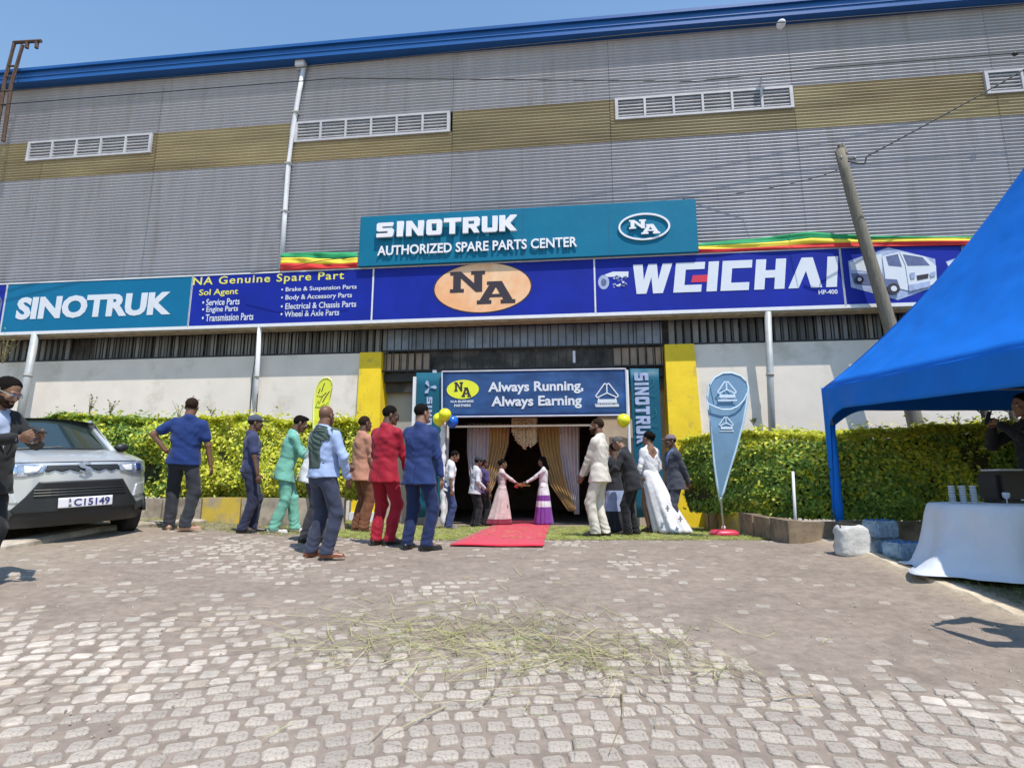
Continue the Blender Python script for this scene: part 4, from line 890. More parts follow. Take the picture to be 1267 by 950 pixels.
_, P = wire([(-30, 132), (420, 97), (860, 101), (1020, 84), (1256, 66), (1300, 62)], [12.8, 12.4, 12.0, 11.8, 11.4, 11.3], 'long black overhead cable crossing the cladding above the louvre windows')
t = thing('cable_clamp', at_depth(1256, 66, 11.4), 'small black clamp on the overhead cable near the right edge', 'clamp'); MB().sphere(at_depth(1256, 67, 11.38), (.07, .05, .05)).build('body', Mwire, t, ID, True)
wire([(1049, 200), (1070, 203), (1072, 194), (1230, 108), (1300, 66)], [11.25, 11.2, 11.2, 10.9, 10.7], 'twisted black service cable rising right from the utility pole top', .016, .01)
wire([(1040, 209), (1000, 222), (930, 237), (845, 246)], [11.3, 11.8, 12.6, 13.0], 'thin black cable running left from the utility pole to the cladding', .008, .02)
wire([(443, 318), (400, 322), (350, 333), (310, 338)], [13.0, 13.1, 13.3, 13.5], 'thin cable drooping over the short striped cloth', .008)

# ------------------------------------------------------------------ blue tent
Mtent = mat('tent_canvas', (.004, .17, .68), .6, var=.07, scale=2, bump=.4, bscale=1.6, bdist=.12, bdet=1.5, spec=.22)
A = at_depth(1018, 480, 8.76); dAB = Vector((-.08, -1, 0)); dAD = Vector((1, 0, 0)); Ls = 5.0; dAB = dAB * 1.28; CC_ = A + (dAB + dAD) * Ls / 2; ze = A.z; TILT = .07
tent = thing('pagoda_tent', (CC_.x, CC_.y, 0), 'bright blue pointed canopy tent over the white table on the right', 'tent')
def roofp(s, w_, e0, e1):
    """s 0 at the eave .. 1 at the peak, w_ 0..1 along the eave"""
    p = e0.lerp(e1, w_); c = Vector((CC_.x, CC_.y, ze)); q = p.lerp(c, s); q.z = ze + TILT * (q.y - A.y) + 4.28 * (.58 * s + .42 * s * s) ; k = math.sin(PI * w_)
    q.z -= .10 * k * math.sin(PI * min(1, s * 1.0)) * (1 - s) + .02 * math.sin(w_ * 17 + s * 5) * math.sin(PI * s) * (1 - s); return q
cor = [A, A + dAB * Ls, A + dAB * Ls + dAD * Ls, A + dAD * Ls]
for k in range(4):
    e0, e1 = cor[k], cor[(k + 1) % 4]; V = []; F = []; m_ = 20; n_ = 24
    for i in range(m_ + 1):
        for j in range(n_ + 1): V.append(roofp(i / m_ * .985, j / n_, e0, e1))
    for i in range(m_):
        for j in range(n_): F.append((i * (n_ + 1) + j, i * (n_ + 1) + j + 1, (i + 1) * (n_ + 1) + j + 1, (i + 1) * (n_ + 1) + j))
    o = link('roof_panel', mesh(V, F, True), Mtent, tent, ID); md = o.modifiers.new('thickness', 'SOLIDIFY'); md.thickness = .004; md.offset = -1
    # valance with draped corners
    V = []; F = []; n_ = 80; d = (e1 - e0).normalized(); EL = (e1 - e0).length; out = Vector((d.y, -d.x, 0)); out = out if out.dot(e0 - Vector((CC_.x, CC_.y, e0.z))) > 0 else -out
    for j in range(n_ + 1):
        w_ = (1 - math.cos(PI * j / n_)) / 2; dist = min(w_, 1 - w_) * EL; drop = .36
        if dist < .62: drop = .36 + .36 * (1 - dist / .62) ** 1.6 + (1.45 * max(0, 1 - dist / .14) ** .8)
        top = e0.lerp(e1, w_) + out * .012; top.z += TILT * (top.y - A.y)
        for i in range(9):
            f = i / 8; V.append(top + Vector((0, 0, -drop * f)) + out * (.012 * math.sin(j * .7) * f + .01))
    for j in range(n_):
        for i in range(8): F.append((j * 9 + i, (j + 1) * 9 + i, (j + 1) * 9 + i + 1, j * 9 + i + 1))
    o = link('valance', mesh(V, F, True), Mtent, tent, ID); md = o.modifiers.new('thickness', 'SOLIDIFY'); md.thickness = .004
    g_ = float(gz(e0.x, e0.y)); q = e0 + (Vector((CC_.x, CC_.y, e0.z)) - e0).normalized() * .07
    MB().tube([(q.x, q.y, g_ - .02), (q.x, q.y, ze - .02 + TILT * (q.y - A.y))], .028, 8).build('leg', Mpost, tent, ID, True)
    # blue sleeve round the leg
    MB().rings([[Vector((q.x + (rr_ * (1 + .25 * math.sin(3 * a))) * math.cos(a), q.y + rr_ * math.sin(a), z)) for a in [2 * PI * i / 14 for i in range(14)]] for z, rr_ in ((g_ + .18, .05), (g_ + .5, .06), (1.0, .065), (1.4, .065), (1.7, .06))]).build('sleeve', Mtent, tent, ID, True)
    MB().box(q.x - .06, q.x + .06, q.y - .06, q.y + .06, g_ - .01, g_ + .012).build('foot_plate', Mpost, tent, ID)
    MB().tube([e0 + Vector((0, 0, -.02 + TILT * (e0.y - A.y))), e1 + Vector((0, 0, -.02 + TILT * (e1.y - A.y)))], .018, 8).build('eave_tube', Mpost, tent, ID)
MB().tube([(CC_.x, CC_.y, ze + 3.6), (CC_.x, CC_.y, ze + 4.0)], [.05, .01], 8).build('peak', Mpost, tent, ID)

# ------------------------------------------------------------------ table, water, sack
tc_ = Vector((4.97, 5.75, 0)); zg = float(gz(tc_.x, tc_.y)); tb = thing('round_table', (tc_.x, tc_.y, zg), 'round folding table hidden under a long white cloth beneath the tent', 'table'); zt_ = .60; rt = .64
MB().tube([(tc_.x, tc_.y, zt_ - .03), (tc_.x, tc_.y, zt_)], rt - .01, 32).build('tabletop', Mbeige, tb, ID)
for k in range(3):
    a = k * 2.1; MB().tube([(tc_.x + .1 * math.cos(a), tc_.y + .1 * math.sin(a), zt_ - .03), (tc_.x + .45 * math.cos(a), tc_.y + .45 * math.sin(a), zg)], .015, 6).build('leg', Mdark, tb, ID)
V = []; F = []; n = 96; rings_ = [(0, 0), (.4, 0), (.8, 0), (.97, 0), (1.0, .02), (1.03, .1), (1.04, .2), (1.05, .3), (1.06, .4), (1.08, .5), (1.09, .58), (1.11, .635), (1.2, .645)]
for f, d in rings_:
    for k in range(n):
        a = 2 * PI * k / n; w_ = max(0, d - .03) / .6; fo_ = math.sin(a * 8 + 1.3 * math.sin(a * 2)) * .10 * w_ ** .7 + .035 * math.sin(a * 19) * w_
        tail = .30 * w_ ** 3 * max(0, math.cos(a - PI * 1.06)) ** 6; rr_ = rt * f * (1 + fo_) + tail; x, y = tc_.x + rr_ * math.cos(a), tc_.y + rr_ * math.sin(a)
        V.append((x, y, max(zt_ + .006 - d, float(gz(x, y)) + .012 + .012 * (f > 1.15) * math.sin(a * 20) ** 2)))
for i in range(len(rings_) - 1):
    for k in range(n): F.append((i * n + k, i * n + (k + 1) % n, (i + 1) * n + (k + 1) % n, (i + 1) * n + k))
o = link('tablecloth', mesh(V, F, True), mat('white_cloth', (.60, .64, .72), .85, var=.05, sheen=.2, bump=.5, bscale=5, bdist=.03)); md = o.modifiers.new('thickness', 'SOLIDIFY'); md.thickness = .004; tag(o, 'long white tablecloth reaching the grass over the round table', 'tablecloth')
Mcup = mat('clear_plastic', (.55, .62, .72), .15, var=.1, alpha=.75)
for k, (px, py, lab) in enumerate(((1183, 614, 'leftmost stack of clear plastic cups on the white table'), (1192, 616, 'second stack of clear plastic cups on the white table'), (1200, 614, 'third stack of clear plastic cups on the white table'))):
    d = ray(px, py); kk = (zt_ + .01 - ZC) / d.z; kk = min(abs(kk), 6.05 / d.y) if kk > 0 else 6.0 / d.y; p = Vector((d.x * 5.95 / d.y - .04, 5.95 - k * .05, zt_ + .012)); t = thing('cup_stack', p, lab, 'cups'); R = []
    for i in range(7):
        z = .0 + i * .026; mb = MB().rings([[Vector((p.x + r_ * math.cos(2 * PI * j / 12), p.y + r_ * math.sin(2 * PI * j / 12), p.z + z + zz)) for j in range(12)] for r_, zz in ((.026, 0), (.033, .022))]); mb.build('cup', Mcup, t, ID, True)
p = Vector((4.78, 5.50, zt_ + .012)); t = thing('wine_glass', p, 'small stemmed glass on the white table', 'glass'); MB().rings([[Vector((p.x + r_ * math.cos(2 * PI * j / 12), p.y + r_ * math.sin(2 * PI * j / 12), p.z + z)) for j in range(12)] for r_, z in ((.03, 0), (.03, .003), (.005, .008), (.005, .05), (.028, .07), (.032, .1), (.028, .115))]).build('bowl', Mcup, t, ID, True)
p = Vector((5.32, 5.98, zt_ + .01)); t = thing('black_case', p, 'black equipment case with pale trim standing on the white table', 'case'); MB().box(p.x - .30, p.x + .22, p.y - .14, p.y + .16, p.z, p.z + .33, bev=.04).build('body', mat('black_case', (.012, .012, .014), .5), t, ID)
MB().box(p.x - .26, p.x + .0, p.y - .12, p.y + .12, p.z + .332, p.z + .35, bev=.005).build('trim', mat('pale_trim', (.45, .47, .48), .5), t, ID); MB().box(p.x - .1, p.x + .06, p.y - .148, p.y - .141, p.z + .03, p.z + .042).build('label', Mwhite, t, ID)
# water packs: bottles in shrink wrap
Mwrap = mat('shrink_wrap', (.42, .58, .72), .12, var=.35, scale=22, alpha=.6, spec=.8, bump=.6, bscale=25, bdist=.02); Mbot = mat('bottle', (.38, .52, .66), .1, var=.1, alpha=.85); Mcap = mat('bottle_cap', (.03, .16, .5), .4)
btl = MB().rings([[Vector((r_ * math.cos(2 * PI * j / 8), r_ * math.sin(2 * PI * j / 8), z)) for j in range(8)] for r_, z in ((.034, 0), (.036, .02), (.033, .08), (.036, .14), (.015, .185), (.015, .2))]); bme = mesh(btl.V, btl.F, True); bme.materials.append(Mbot)
cpm = MB().tube([(0, 0, .2), (0, 0, .216)], .016, 8); cme = mesh(cpm.V, cpm.F); cme.materials.append(Mcap)
def pack(x, y, z, rot, label):
    t = thing('water_pack', (x, y, z), label, 'bottled water', rot)
    for i in range(4):
        for j in range(3):
            b = bpy.data.objects.new('bottle', bme); COL.objects.link(b); b.parent = t; b.location = (-.115 + i * .077, -.077 + j * .077, .003)
            c_ = bpy.data.objects.new('cap', cme); COL.objects.link(c_); c_.parent = b
    MB().box(-.16, .16, -.122, .122, 0, .205, bev=.02).build('wrap', Mwrap, t)
gw = lambda x, y: float(gz(x, y)) + .005
pack(4.42, 6.55, gw(4.42, 6.55), .2, 'wrapped pack of water bottles on the grass, leftmost of the lower row'); pack(4.75, 6.62, gw(4.75, 6.62), -.1, 'wrapped pack of water bottles in the middle of the lower row'); pack(5.1, 6.66, gw(5.1, 6.66), .15, 'wrapped pack of water bottles nearest the tablecloth')
pack(4.56, 7.05, gw(4.56, 7.05) + .0, .1, 'wrapped pack of water bottles behind the lower row near the planter'); pack(4.52, 7.05, gw(4.56, 7.05) + .215, .2, 'wrapped pack of water bottles lying on top of another pack')
p = on_ground(1068, 688); R = []; t = thing('white_sack', (p.x, p.y + .1, gw(p.x, p.y)), 'crumpled white sack standing beside the water packs near the tent leg', 'sack')
for i in range(13):
    f = i / 12; s = (1 - .28 * f) * (1 if 0 < i < 12 else .85); R.append([Vector((p.x + .02 - .04 * f + s * .23 * math.copysign(abs(math.cos(2 * PI * j / 16)) ** .45, math.cos(2 * PI * j / 16)) + .012 * math.sin(j * 2 + i), p.y + .16 + s * .12 * math.copysign(abs(math.sin(2 * PI * j / 16)) ** .5, math.sin(2 * PI * j / 16)) + .012 * math.sin(j * 3 + i * 1.3), p.z - .02 + .34 * f + .02 * f * math.sin(j * 1.1))) for j in range(16)])
MB().rings(R).build('body', mat('sack', (.52, .52, .50), .8, var=.2, scale=9, bump=.6, bscale=7, bdist=.04), t, ID, True)
MB().tube([R[12][2], R[12][5] + Vector((0, 0, .05)), R[12][9]], .008, 6).build('tie', Mdark, t, ID)
p = Vector((4.95, 6.66, gw(4.95, 6.66) + .225)); t = thing('purple_box', p, 'small dark pink box lying on the water packs', 'box'); MB().box(p.x - .15, p.x + .15, p.y - .06, p.y + .08, p.z, p.z + .03, bev=.006).build('body', mat('plum', (.25, .03, .14), .5), t, ID)
# white stake
p = on_ground(985, 667); t = thing('white_stake', p, 'thin white stake standing before the right hedge', 'stake'); q = at_depth(981, 583, p.y); MB().tube([p - Vector((0, 0, .1)), q], [.024, .02], 8).build('stake', Mwhite, t, ID, True)
mb = MB()
for k in range(9): a = k * .7; mb.sphere(p + Vector((.13 * math.cos(a), .1 * math.sin(a), 0)), (.07, .06, .045), 8, 5)
mb.build('soil_heap', Mkerb, t, ID, True)

# ------------------------------------------------------------------ feather flags
def feather(outline, Yp, m, mrim, label, baseY=None, rib=True):
    P3 = [at_depth(x, y, Yp) for x, y in outline]; base = P3[0]; t = thing('feather_flag', (base.x, base.y, float(gz(base.x, base.y))), label, 'flag')
    P2 = [(p.x, p.z) for p in P3]; me = curve_mesh([P2], .006); o = link('sail', me, m, t, ID); me.transform(Matrix.Translation((0, Yp - base.y, 0)))
    for v in me.vertices: v.co.y += Yp * (1 if rib is not None else 1) - 0 + .03 * math.sin(v.co.z * 3)
    MB().tube([p + Vector((0, .03 * math.sin(p.z * 3), 0)) for p in P3] + [P3[0] + Vector((0, .03 * math.sin(P3[0].z * 3), 0))], .018, 6).build('edge_rod', mrim, t, ID, True); return t, P3
tear = [(892, 620), (888, 600), (883, 570), (878.5, 530), (876, 505), (875.5, 490), (878, 477), (885, 467), (895, 461.5), (906, 461), (917, 465), (924, 472), (926.5, 479), (925, 492), (919, 522), (910, 556), (902, 585), (896, 608)]
ft, P3 = feather(tear, 9.0, mat('steel_blue_sail', (.15, .28, .41), .55, var=.12, scale=2), mat('pale_blue_rim', (.50, .66, .78), .5), 'pale blue teardrop flag with white emblems on a red base')
yf = 8.965
cc = at_depth(899.5, 487, yf - .04); strip = at_depth(926, 480, yf - .05)
def fl3(px0, py0, px1, py1): a, b = at_depth(px0, py0, yf - .06), at_depth(px1, py1, yf - .06); return a, b
Wb = mat('pale_print', (.62, .74, .84), .5, var=0)
for (x, y, s) in ((899.3, 483, .155), (898.5, 524, .115)):
    c = at_depth(x, y, yf); logo(c.x, c.z, s, yf + .002, Wb, ft, wd=s * .13, frame=ID)
pts = [at_depth(x, y, yf) for x, y in ((876, 500), (884, 504), (893, 507), (903, 507), (912, 503), (919, 496), (925, 484))]
MB().tube([p + Vector((0, -.03, 0)) for p in pts], .012, 6).build('seam', Wb, ft, ID)
MB().tube([at_depth(877.5, 475, yf - .03), at_depth(880.5, 488, yf - .03), at_depth(883, 500, yf - .03)], .006, 5).build('crease', Mdark, ft, ID)
b0 = on_ground(896, 664); MB().tube([P3[0] + Vector((0, 0, .05)), Vector((b0.x, b0.y, float(gz(b0.x, b0.y)) + .05))], .014, 8).build('mast', Mpost, ft, ID)
R = []
for z, s in ((0, .78), (.02, 1), (.07, .98), (.10, .8), (.105, .3)):
    R.append([Vector((b0.x + s * .225 * (math.copysign(abs(math.cos(a)) ** .6, math.cos(a))), b0.y + s * .18 * (math.copysign(abs(math.sin(a)) ** .6, math.sin(a))), float(gz(b0.x, b0.y)) + .01 + z)) for a in [2 * PI * k / 24 for k in range(24)]])
MB().rings(R).build('base', mat('red_plastic', (.62, .05, .10), .35, var=.05), ft, ID, True); MB().sphere((b0.x, b0.y, float(gz(b0.x, b0.y)) + .15), .035).build('collar', Mwhite, ft, ID, True)
yl, P3 = feather([(391, 590), (389, 560), (388, 520), (388, 495), (390, 482), (394, 473), (399, 468), (405, 467), (409.5, 470), (410, 478), (408, 495), (404, 520), (400, 560), (396, 590)], 9.7, mat('lemon_sail', (.62, .66, .04), .6, var=.06), mat('lemon_rim', (.66, .70, .25), .6), 'yellow feather flag behind the man in the mint suit')
for pl in ([(394, 487), (396, 481), (398, 485), (400, 478), (402, 474)], [(399, 498), (403, 491), (408, 484)], [(392, 490), (398, 491), (404, 486)]):
    MB().tube([at_depth(x, y, 9.62) for x, y in pl], .009, 5).build('script', Vblack, yl, ID)
MB().tube([P3[0], Vector((P3[0].x, P3[0].y, float(gz(P3[0].x, P3[0].y)) - .0))], .014, 6).build('mast', Mpost, yl, ID)

# ------------------------------------------------------------------ the parked car
Msil = mat('silver_paint', (.60, .62, .62), .3, .35, var=.03, coat=.8); Mblk = mat('black_trim', (.018, .02, .022), .45, var=.2, scale=6); Mgl = mat('car_glass', (.02, .035, .03), .04, spec=.9, coat=1.0, var=0)
Mlens = mat('lamp_lens', (.30, .36, .46), .08, .2, var=.35, scale=14, coat=1.0); Mchr = mat('chrome', (.75, .75, .77), .12, 1.0, var=0); Mtyre = mat('tyre', (.02, .02, .02), .9)
ccen = Vector((-4.87, 6.5, 0)); ROT = math.radians(56); roll = math.radians(-3.0)
cz0 = .16
cm = Matrix.Translation((ccen.x, ccen.y, cz0)) @ Matrix.Rotation(ROT, 4, 'Z') @ Matrix.Rotation(roll, 4, 'Y')
car = thing('parked_car', None, 'silver compact car with black bumper parked behind the kerb on the left', 'car', mtx=cm)
HW = .77
def setback(x): return .34 * (abs(x) / HW) ** 3.2
def fz(z):      # nose profile: how far back the skin lies at height z
    return (.10 * max(0, (.38 - z) / .2) ** 2 + .02 * max(0, (z - .45)) + .35 * max(0, (z - .80)) ** 1.1)
def fy(x, z): return setback(x) * (1 + .12 * (z - .4)) + fz(z)
# skin: x across, y back, z up. nose grid
def grid(fn, us, vs, m, nm, flip=False):
    V = [fn(u_, v_) for v_ in vs for u_ in us]; n_ = len(us); F = [(j * n_ + i, j * n_ + i + 1, (j + 1) * n_ + i + 1, (j + 1) * n_ + i) for j in range(len(vs) - 1) for i in range(n_ - 1)]
    if flip: F = [f[::-1] for f in F]
    return link(nm, mesh(V, F, True), m, car)
usn = lin(-HW, HW, 61)
def zhood(x, y):   # bonnet height
    yy = max(0, y - .12); return .90 + .24 * (1 - math.exp(-yy * 2.6)) + .0 - .05 * (abs(x) / HW) ** 3 + .018 * math.exp(-((abs(x) - .5) / .06) ** 2) * min(1, yy * 4)
grid(lambda x, z: (x, fy(x, z), z), usn, lin(.37, .905, 28), Msil, 'body_nose')
grid(lambda x, z: (x, fy(x, z) - .015 + .01, z), usn, lin(.20, .375, 12), Mblk, 'lower_bumper')
def hood(x, t): y = fy(x, .905) + t * (1.02 - .0 * abs(x)) ; return (x, y, zhood(x, t * 1.02 + .02) + 0.005 * 0)
grid(lambda x, t: (lambda y0: (x * (1 - .03 * t), y0 + t * (1.06 - .6 * setback(x)), .905 + (.165 * (1 - (1 - t) ** 2.0)) - .05 * (abs(x) / HW) ** 3 * t + .02 * math.exp(-((abs(x) - .46) / .07) ** 2) * math.sin(PI * min(1, t * 1.2))))(fy(x, .905)), usn, lin(0, 1, 24), Msil, 'bonnet')
# cabin
yb0, zb0, yb1, zb1 = 1.05, 1.06, 1.62, 1.50
def ws(x, t): return (x * (.93 - .15 * t), yb0 + (yb1 - yb0) * t + .16 * (x / HW) ** 2 * 1.0, zb0 + (zb1 - zb0) * t - .03 * (x / HW) ** 2 * (1))
grid(ws, usn, lin(0, 1, 12), Mgl, 'windscreen')
for s in (-1, 1):
    MB().tube([Vector(ws(s * HW, t)) + Vector((s * .012, -.012, 0)) for t in lin(0, 1, 8)], .04, 8).build('pillar', Msil, car, None, True)
    grid(lambda y, z: (s * (HW - .0 + .02 * math.sin(PI * (.1 + z * .8)) - .02), y, .3 + z * (min(1.05, .86 + .22 * max(0, (y - .34)) ) - .3)), lin(.34, 3.45, 40), lin(0, 1, 10), Msil, 'side', s > 0)
    grid(lambda y, t: (s * (HW * (.94 - .15 * t)), y * 1.0 - (0 if y > 1.5 else -.42 * t), 1.05 + .42 * t), lin(1.2, 3.4, 12), lin(0, 1, 5), Mgl, 'side_window', s > 0)
    for yw in (.62, 2.95):
        mw = MB(); mw.rings([[Vector((s * xx, yw + r_ * math.cos(2 * PI * k / 24), .28 + r_ * math.sin(2 * PI * k / 24))) for k in range(24)] for xx, r_ in ((.60, .25), (.61, .29), (.75, .29), (.765, .26), (.76, .18))]); wh = mw.build('wheel', Mtyre, car, None, True)
        MB().rings([[Vector((s * xx, yw + r_ * math.cos(2 * PI * k / 20), .28 + r_ * math.sin(2 * PI * k / 20))) for k in range(20)] for xx, r_ in ((.765, .17), (.77, .12), (.755, .05))]).build('rim', Mchr, wh, None, True)
        mw = MB(); mw.tube([Vector((s * (HW - .02), yw + .34 * math.cos(a), .28 + .34 * math.sin(a))) for a in lin(0, PI, 16)], .028, 8); mw.build('wheel_arch', Mblk, car, None, True)
grid(lambda x, y: (x * (.8 if y > 1.6 else .8), y, 1.515 - .05 * (x / HW) ** 2 - .02 * ((y - 2.4) / .9) ** 2), usn, lin(1.56, 3.35, 14), Msil, 'car_roof')
grid(lambda x, z: (x * (1 - .2 * max(0, z - 1.05) / .45), 3.45 - .1 * max(0, z - 1.05), z), usn, lin(.3, 1.5, 12), Msil, 'tailgate', True)
MB().box(-.72, .72, .35, 3.4, .2, .32).build('underbody', Mblk, car)
MB().box(-.62, .62, 1.35, 3.3, .35, 1.0).build('cabin', Mblk, car)
MB().box(-.6, .6, 1.3, 1.45, .98, 1.08, bev=.03).build('dashboard', Mblk, car)
def patch(outs, off, th, m, nm, res=.02, par=None):
    """outline in (x, z) laid on the nose, raised by off"""
    par = par or car; O = [Vector(p) for p in outs[0]]; D = []
    for a, b in zip(O, O[1:] + O[:1]):
        k = max(1, int((b - a).length / res)); D += [a.lerp(b, i / k) for i in range(k)]
    xs_ = [p.x for p in D]; zs_ = [p.y for p in D]; pts = list(D); 
    def inside(x, z):
        c_ = False; j = len(O) - 1
        for i in range(len(O)):
            if (O[i].y > z) != (O[j].y > z) and x < (O[j].x - O[i].x) * (z - O[i].y) / (O[j].y - O[i].y) + O[i].x: c_ = not c_
            j = i
        return c_
    x = min(xs_) + res / 2
    while x < max(xs_):
        z = min(zs_) + res / 2
        while z < max(zs_):
            if inside(x, z): pts.append(Vector((x, z)))
            z += res
        x += res
    r_ = geometry.delaunay_2d_cdt(pts, [], [list(range(len(D)))], 1, 1e-6); v2, _, f2 = r_[0], r_[1], r_[2]
    me = mesh([(p.x, fy(p.x, p.y) - off, p.y) for p in v2], [f[::-1] for f in f2], True); o = link(nm, me, m, par)
    md = o.modifiers.new('thickness', 'SOLIDIFY'); md.thickness = th; md.offset = 0; return o
for s in (-1, 1):
    q = lambda P: [[(s * x, z) for x, z in (P if s > 0 else P)]]
    o = patch(q([(.345, .868), (.62, .90), (.765, .91), (.765, .755), (.52, .745), (.37, .785)]), .008, .012, Mlens, 'headlight')
    patch(q([(.39, .85), (.52, .865), (.52, .785), (.42, .795)]), .02, .01, Mwhite, 'lamp_unit', par=o); patch(q([(.57, .87), (.68, .875), (.68, .78), (.57, .775)]), .02, .01, Mchr, 'lamp_unit', par=o)
    patch(q([(.60, .62), (.76, .64), (.765, .50), (.55, .47)]), .006, .012, Msil, 'bumper_corner')
    patch(q([(.555, .40), (.72, .42), (.75, .34), (.60, .30)]), .012, .01, mat('fog_recess', (.05, .055, .06), .35), 'fog_lamp_recess')
patch([[(-.34, .865), (.34, .865), (.36, .80), (.33, .815), (.27, .79), (.21, .815), (.14, .79), (.07, .815), (-.07, .79), (-.14, .815), (-.21, .79), (-.27, .815), (-.33, .79), (-.36, .80)]], .01, .012, Mblk, 'grille')
patch([[(-.40, .69), (.40, .69), (.50, .53), (.60, .40), (.58, .36), (-.58, .36), (-.60, .40), (-.50, .53)]], .012, .012, Mblk, 'lower_grille')
patch([[(-.36, .68), (.36, .68), (.42, .60), (-.42, .60)]], .02, .006, mat('deep_black', (.006, .006, .007), .6), 'intake')
pl = patch([[(-.24, .505), (.28, .505), (.28, .395), (-.24, .395)]], .045, .01, mat('plate', (.72, .70, .74), .4, var=.03), 'number_plate')
def carpatch_text(s, x0, x1, z0, z1, off, m, par):
    me = fit(text_mesh(s, .02, .003), x0, x1, z0, z1, 0)
    for v in me.vertices: v.co.y += fy(v.co.x, v.co.z) - off
    return link('lettering', me, m, par)
carpatch_text('2', -.15, -.125, .46, .495, .052, Vblack, pl); carpatch_text('C15149', -.10, .25, .41, .49, .052, mat('plate_blue', (.03, .04, .16), .5, var=0), pl); carpatch_text('AA', -.15, -.12, .405, .44, .052, Vblack, pl)
mb = MB(); 
for P in ([(.055, .87), (-.0, .90), (-.065, .865), (.05, .825), (.0, .80)], [(-.055, .80), (.0, .772), (.065, .808), (-.05, .847), (0, .868)]): strokes(mb, [P], .02, 0, .006)
for v in mb.V: v.y += fy(v.x, v.z) - .025
mb.build('emblem', mat('dull_chrome', (.32, .33, .34), .35, .6, var=0), car)
for z_ in (.60, .57, .54): MB().tube([Vector((x_, fy(x_, z_) - .03, z_)) for x_ in lin(-.44, .44, 14)], .006, 5).build('grille_bar', Mblk, car)
MB().tube([Vector((x_, fy(x_, .90) - .004, .902)) for x_ in lin(-.6, .6, 20)], .004, 5).build('panel_gap', Mblk, car)
patch([[(-.76, .565), (-.6, .56), (-.6, .555), (-.76, .558)]], .004, .006, Mblk, 'crease')
MB().tube([Vector(ws(-.55, .04)) + Vector((0, -.03, .01)), Vector(ws(.1, .06)) + Vector((0, -.03, .02))], .008, 5).tube([Vector(ws(0, .04)) + Vector((0, -.03, .01)), Vector(ws(.62, .05)) + Vector((0, -.03, .02))], .008, 5).build('wiper', Mblk, car)
for s in (-1, 1): MB().sphere((s * .86, 1.3, 1.10), (.09, .05, .06), 10, 8).tube([(s * .74, 1.32, 1.05), (s * .82, 1.3, 1.08)], .02, 6).build('mirror', Mblk, car, None, True)
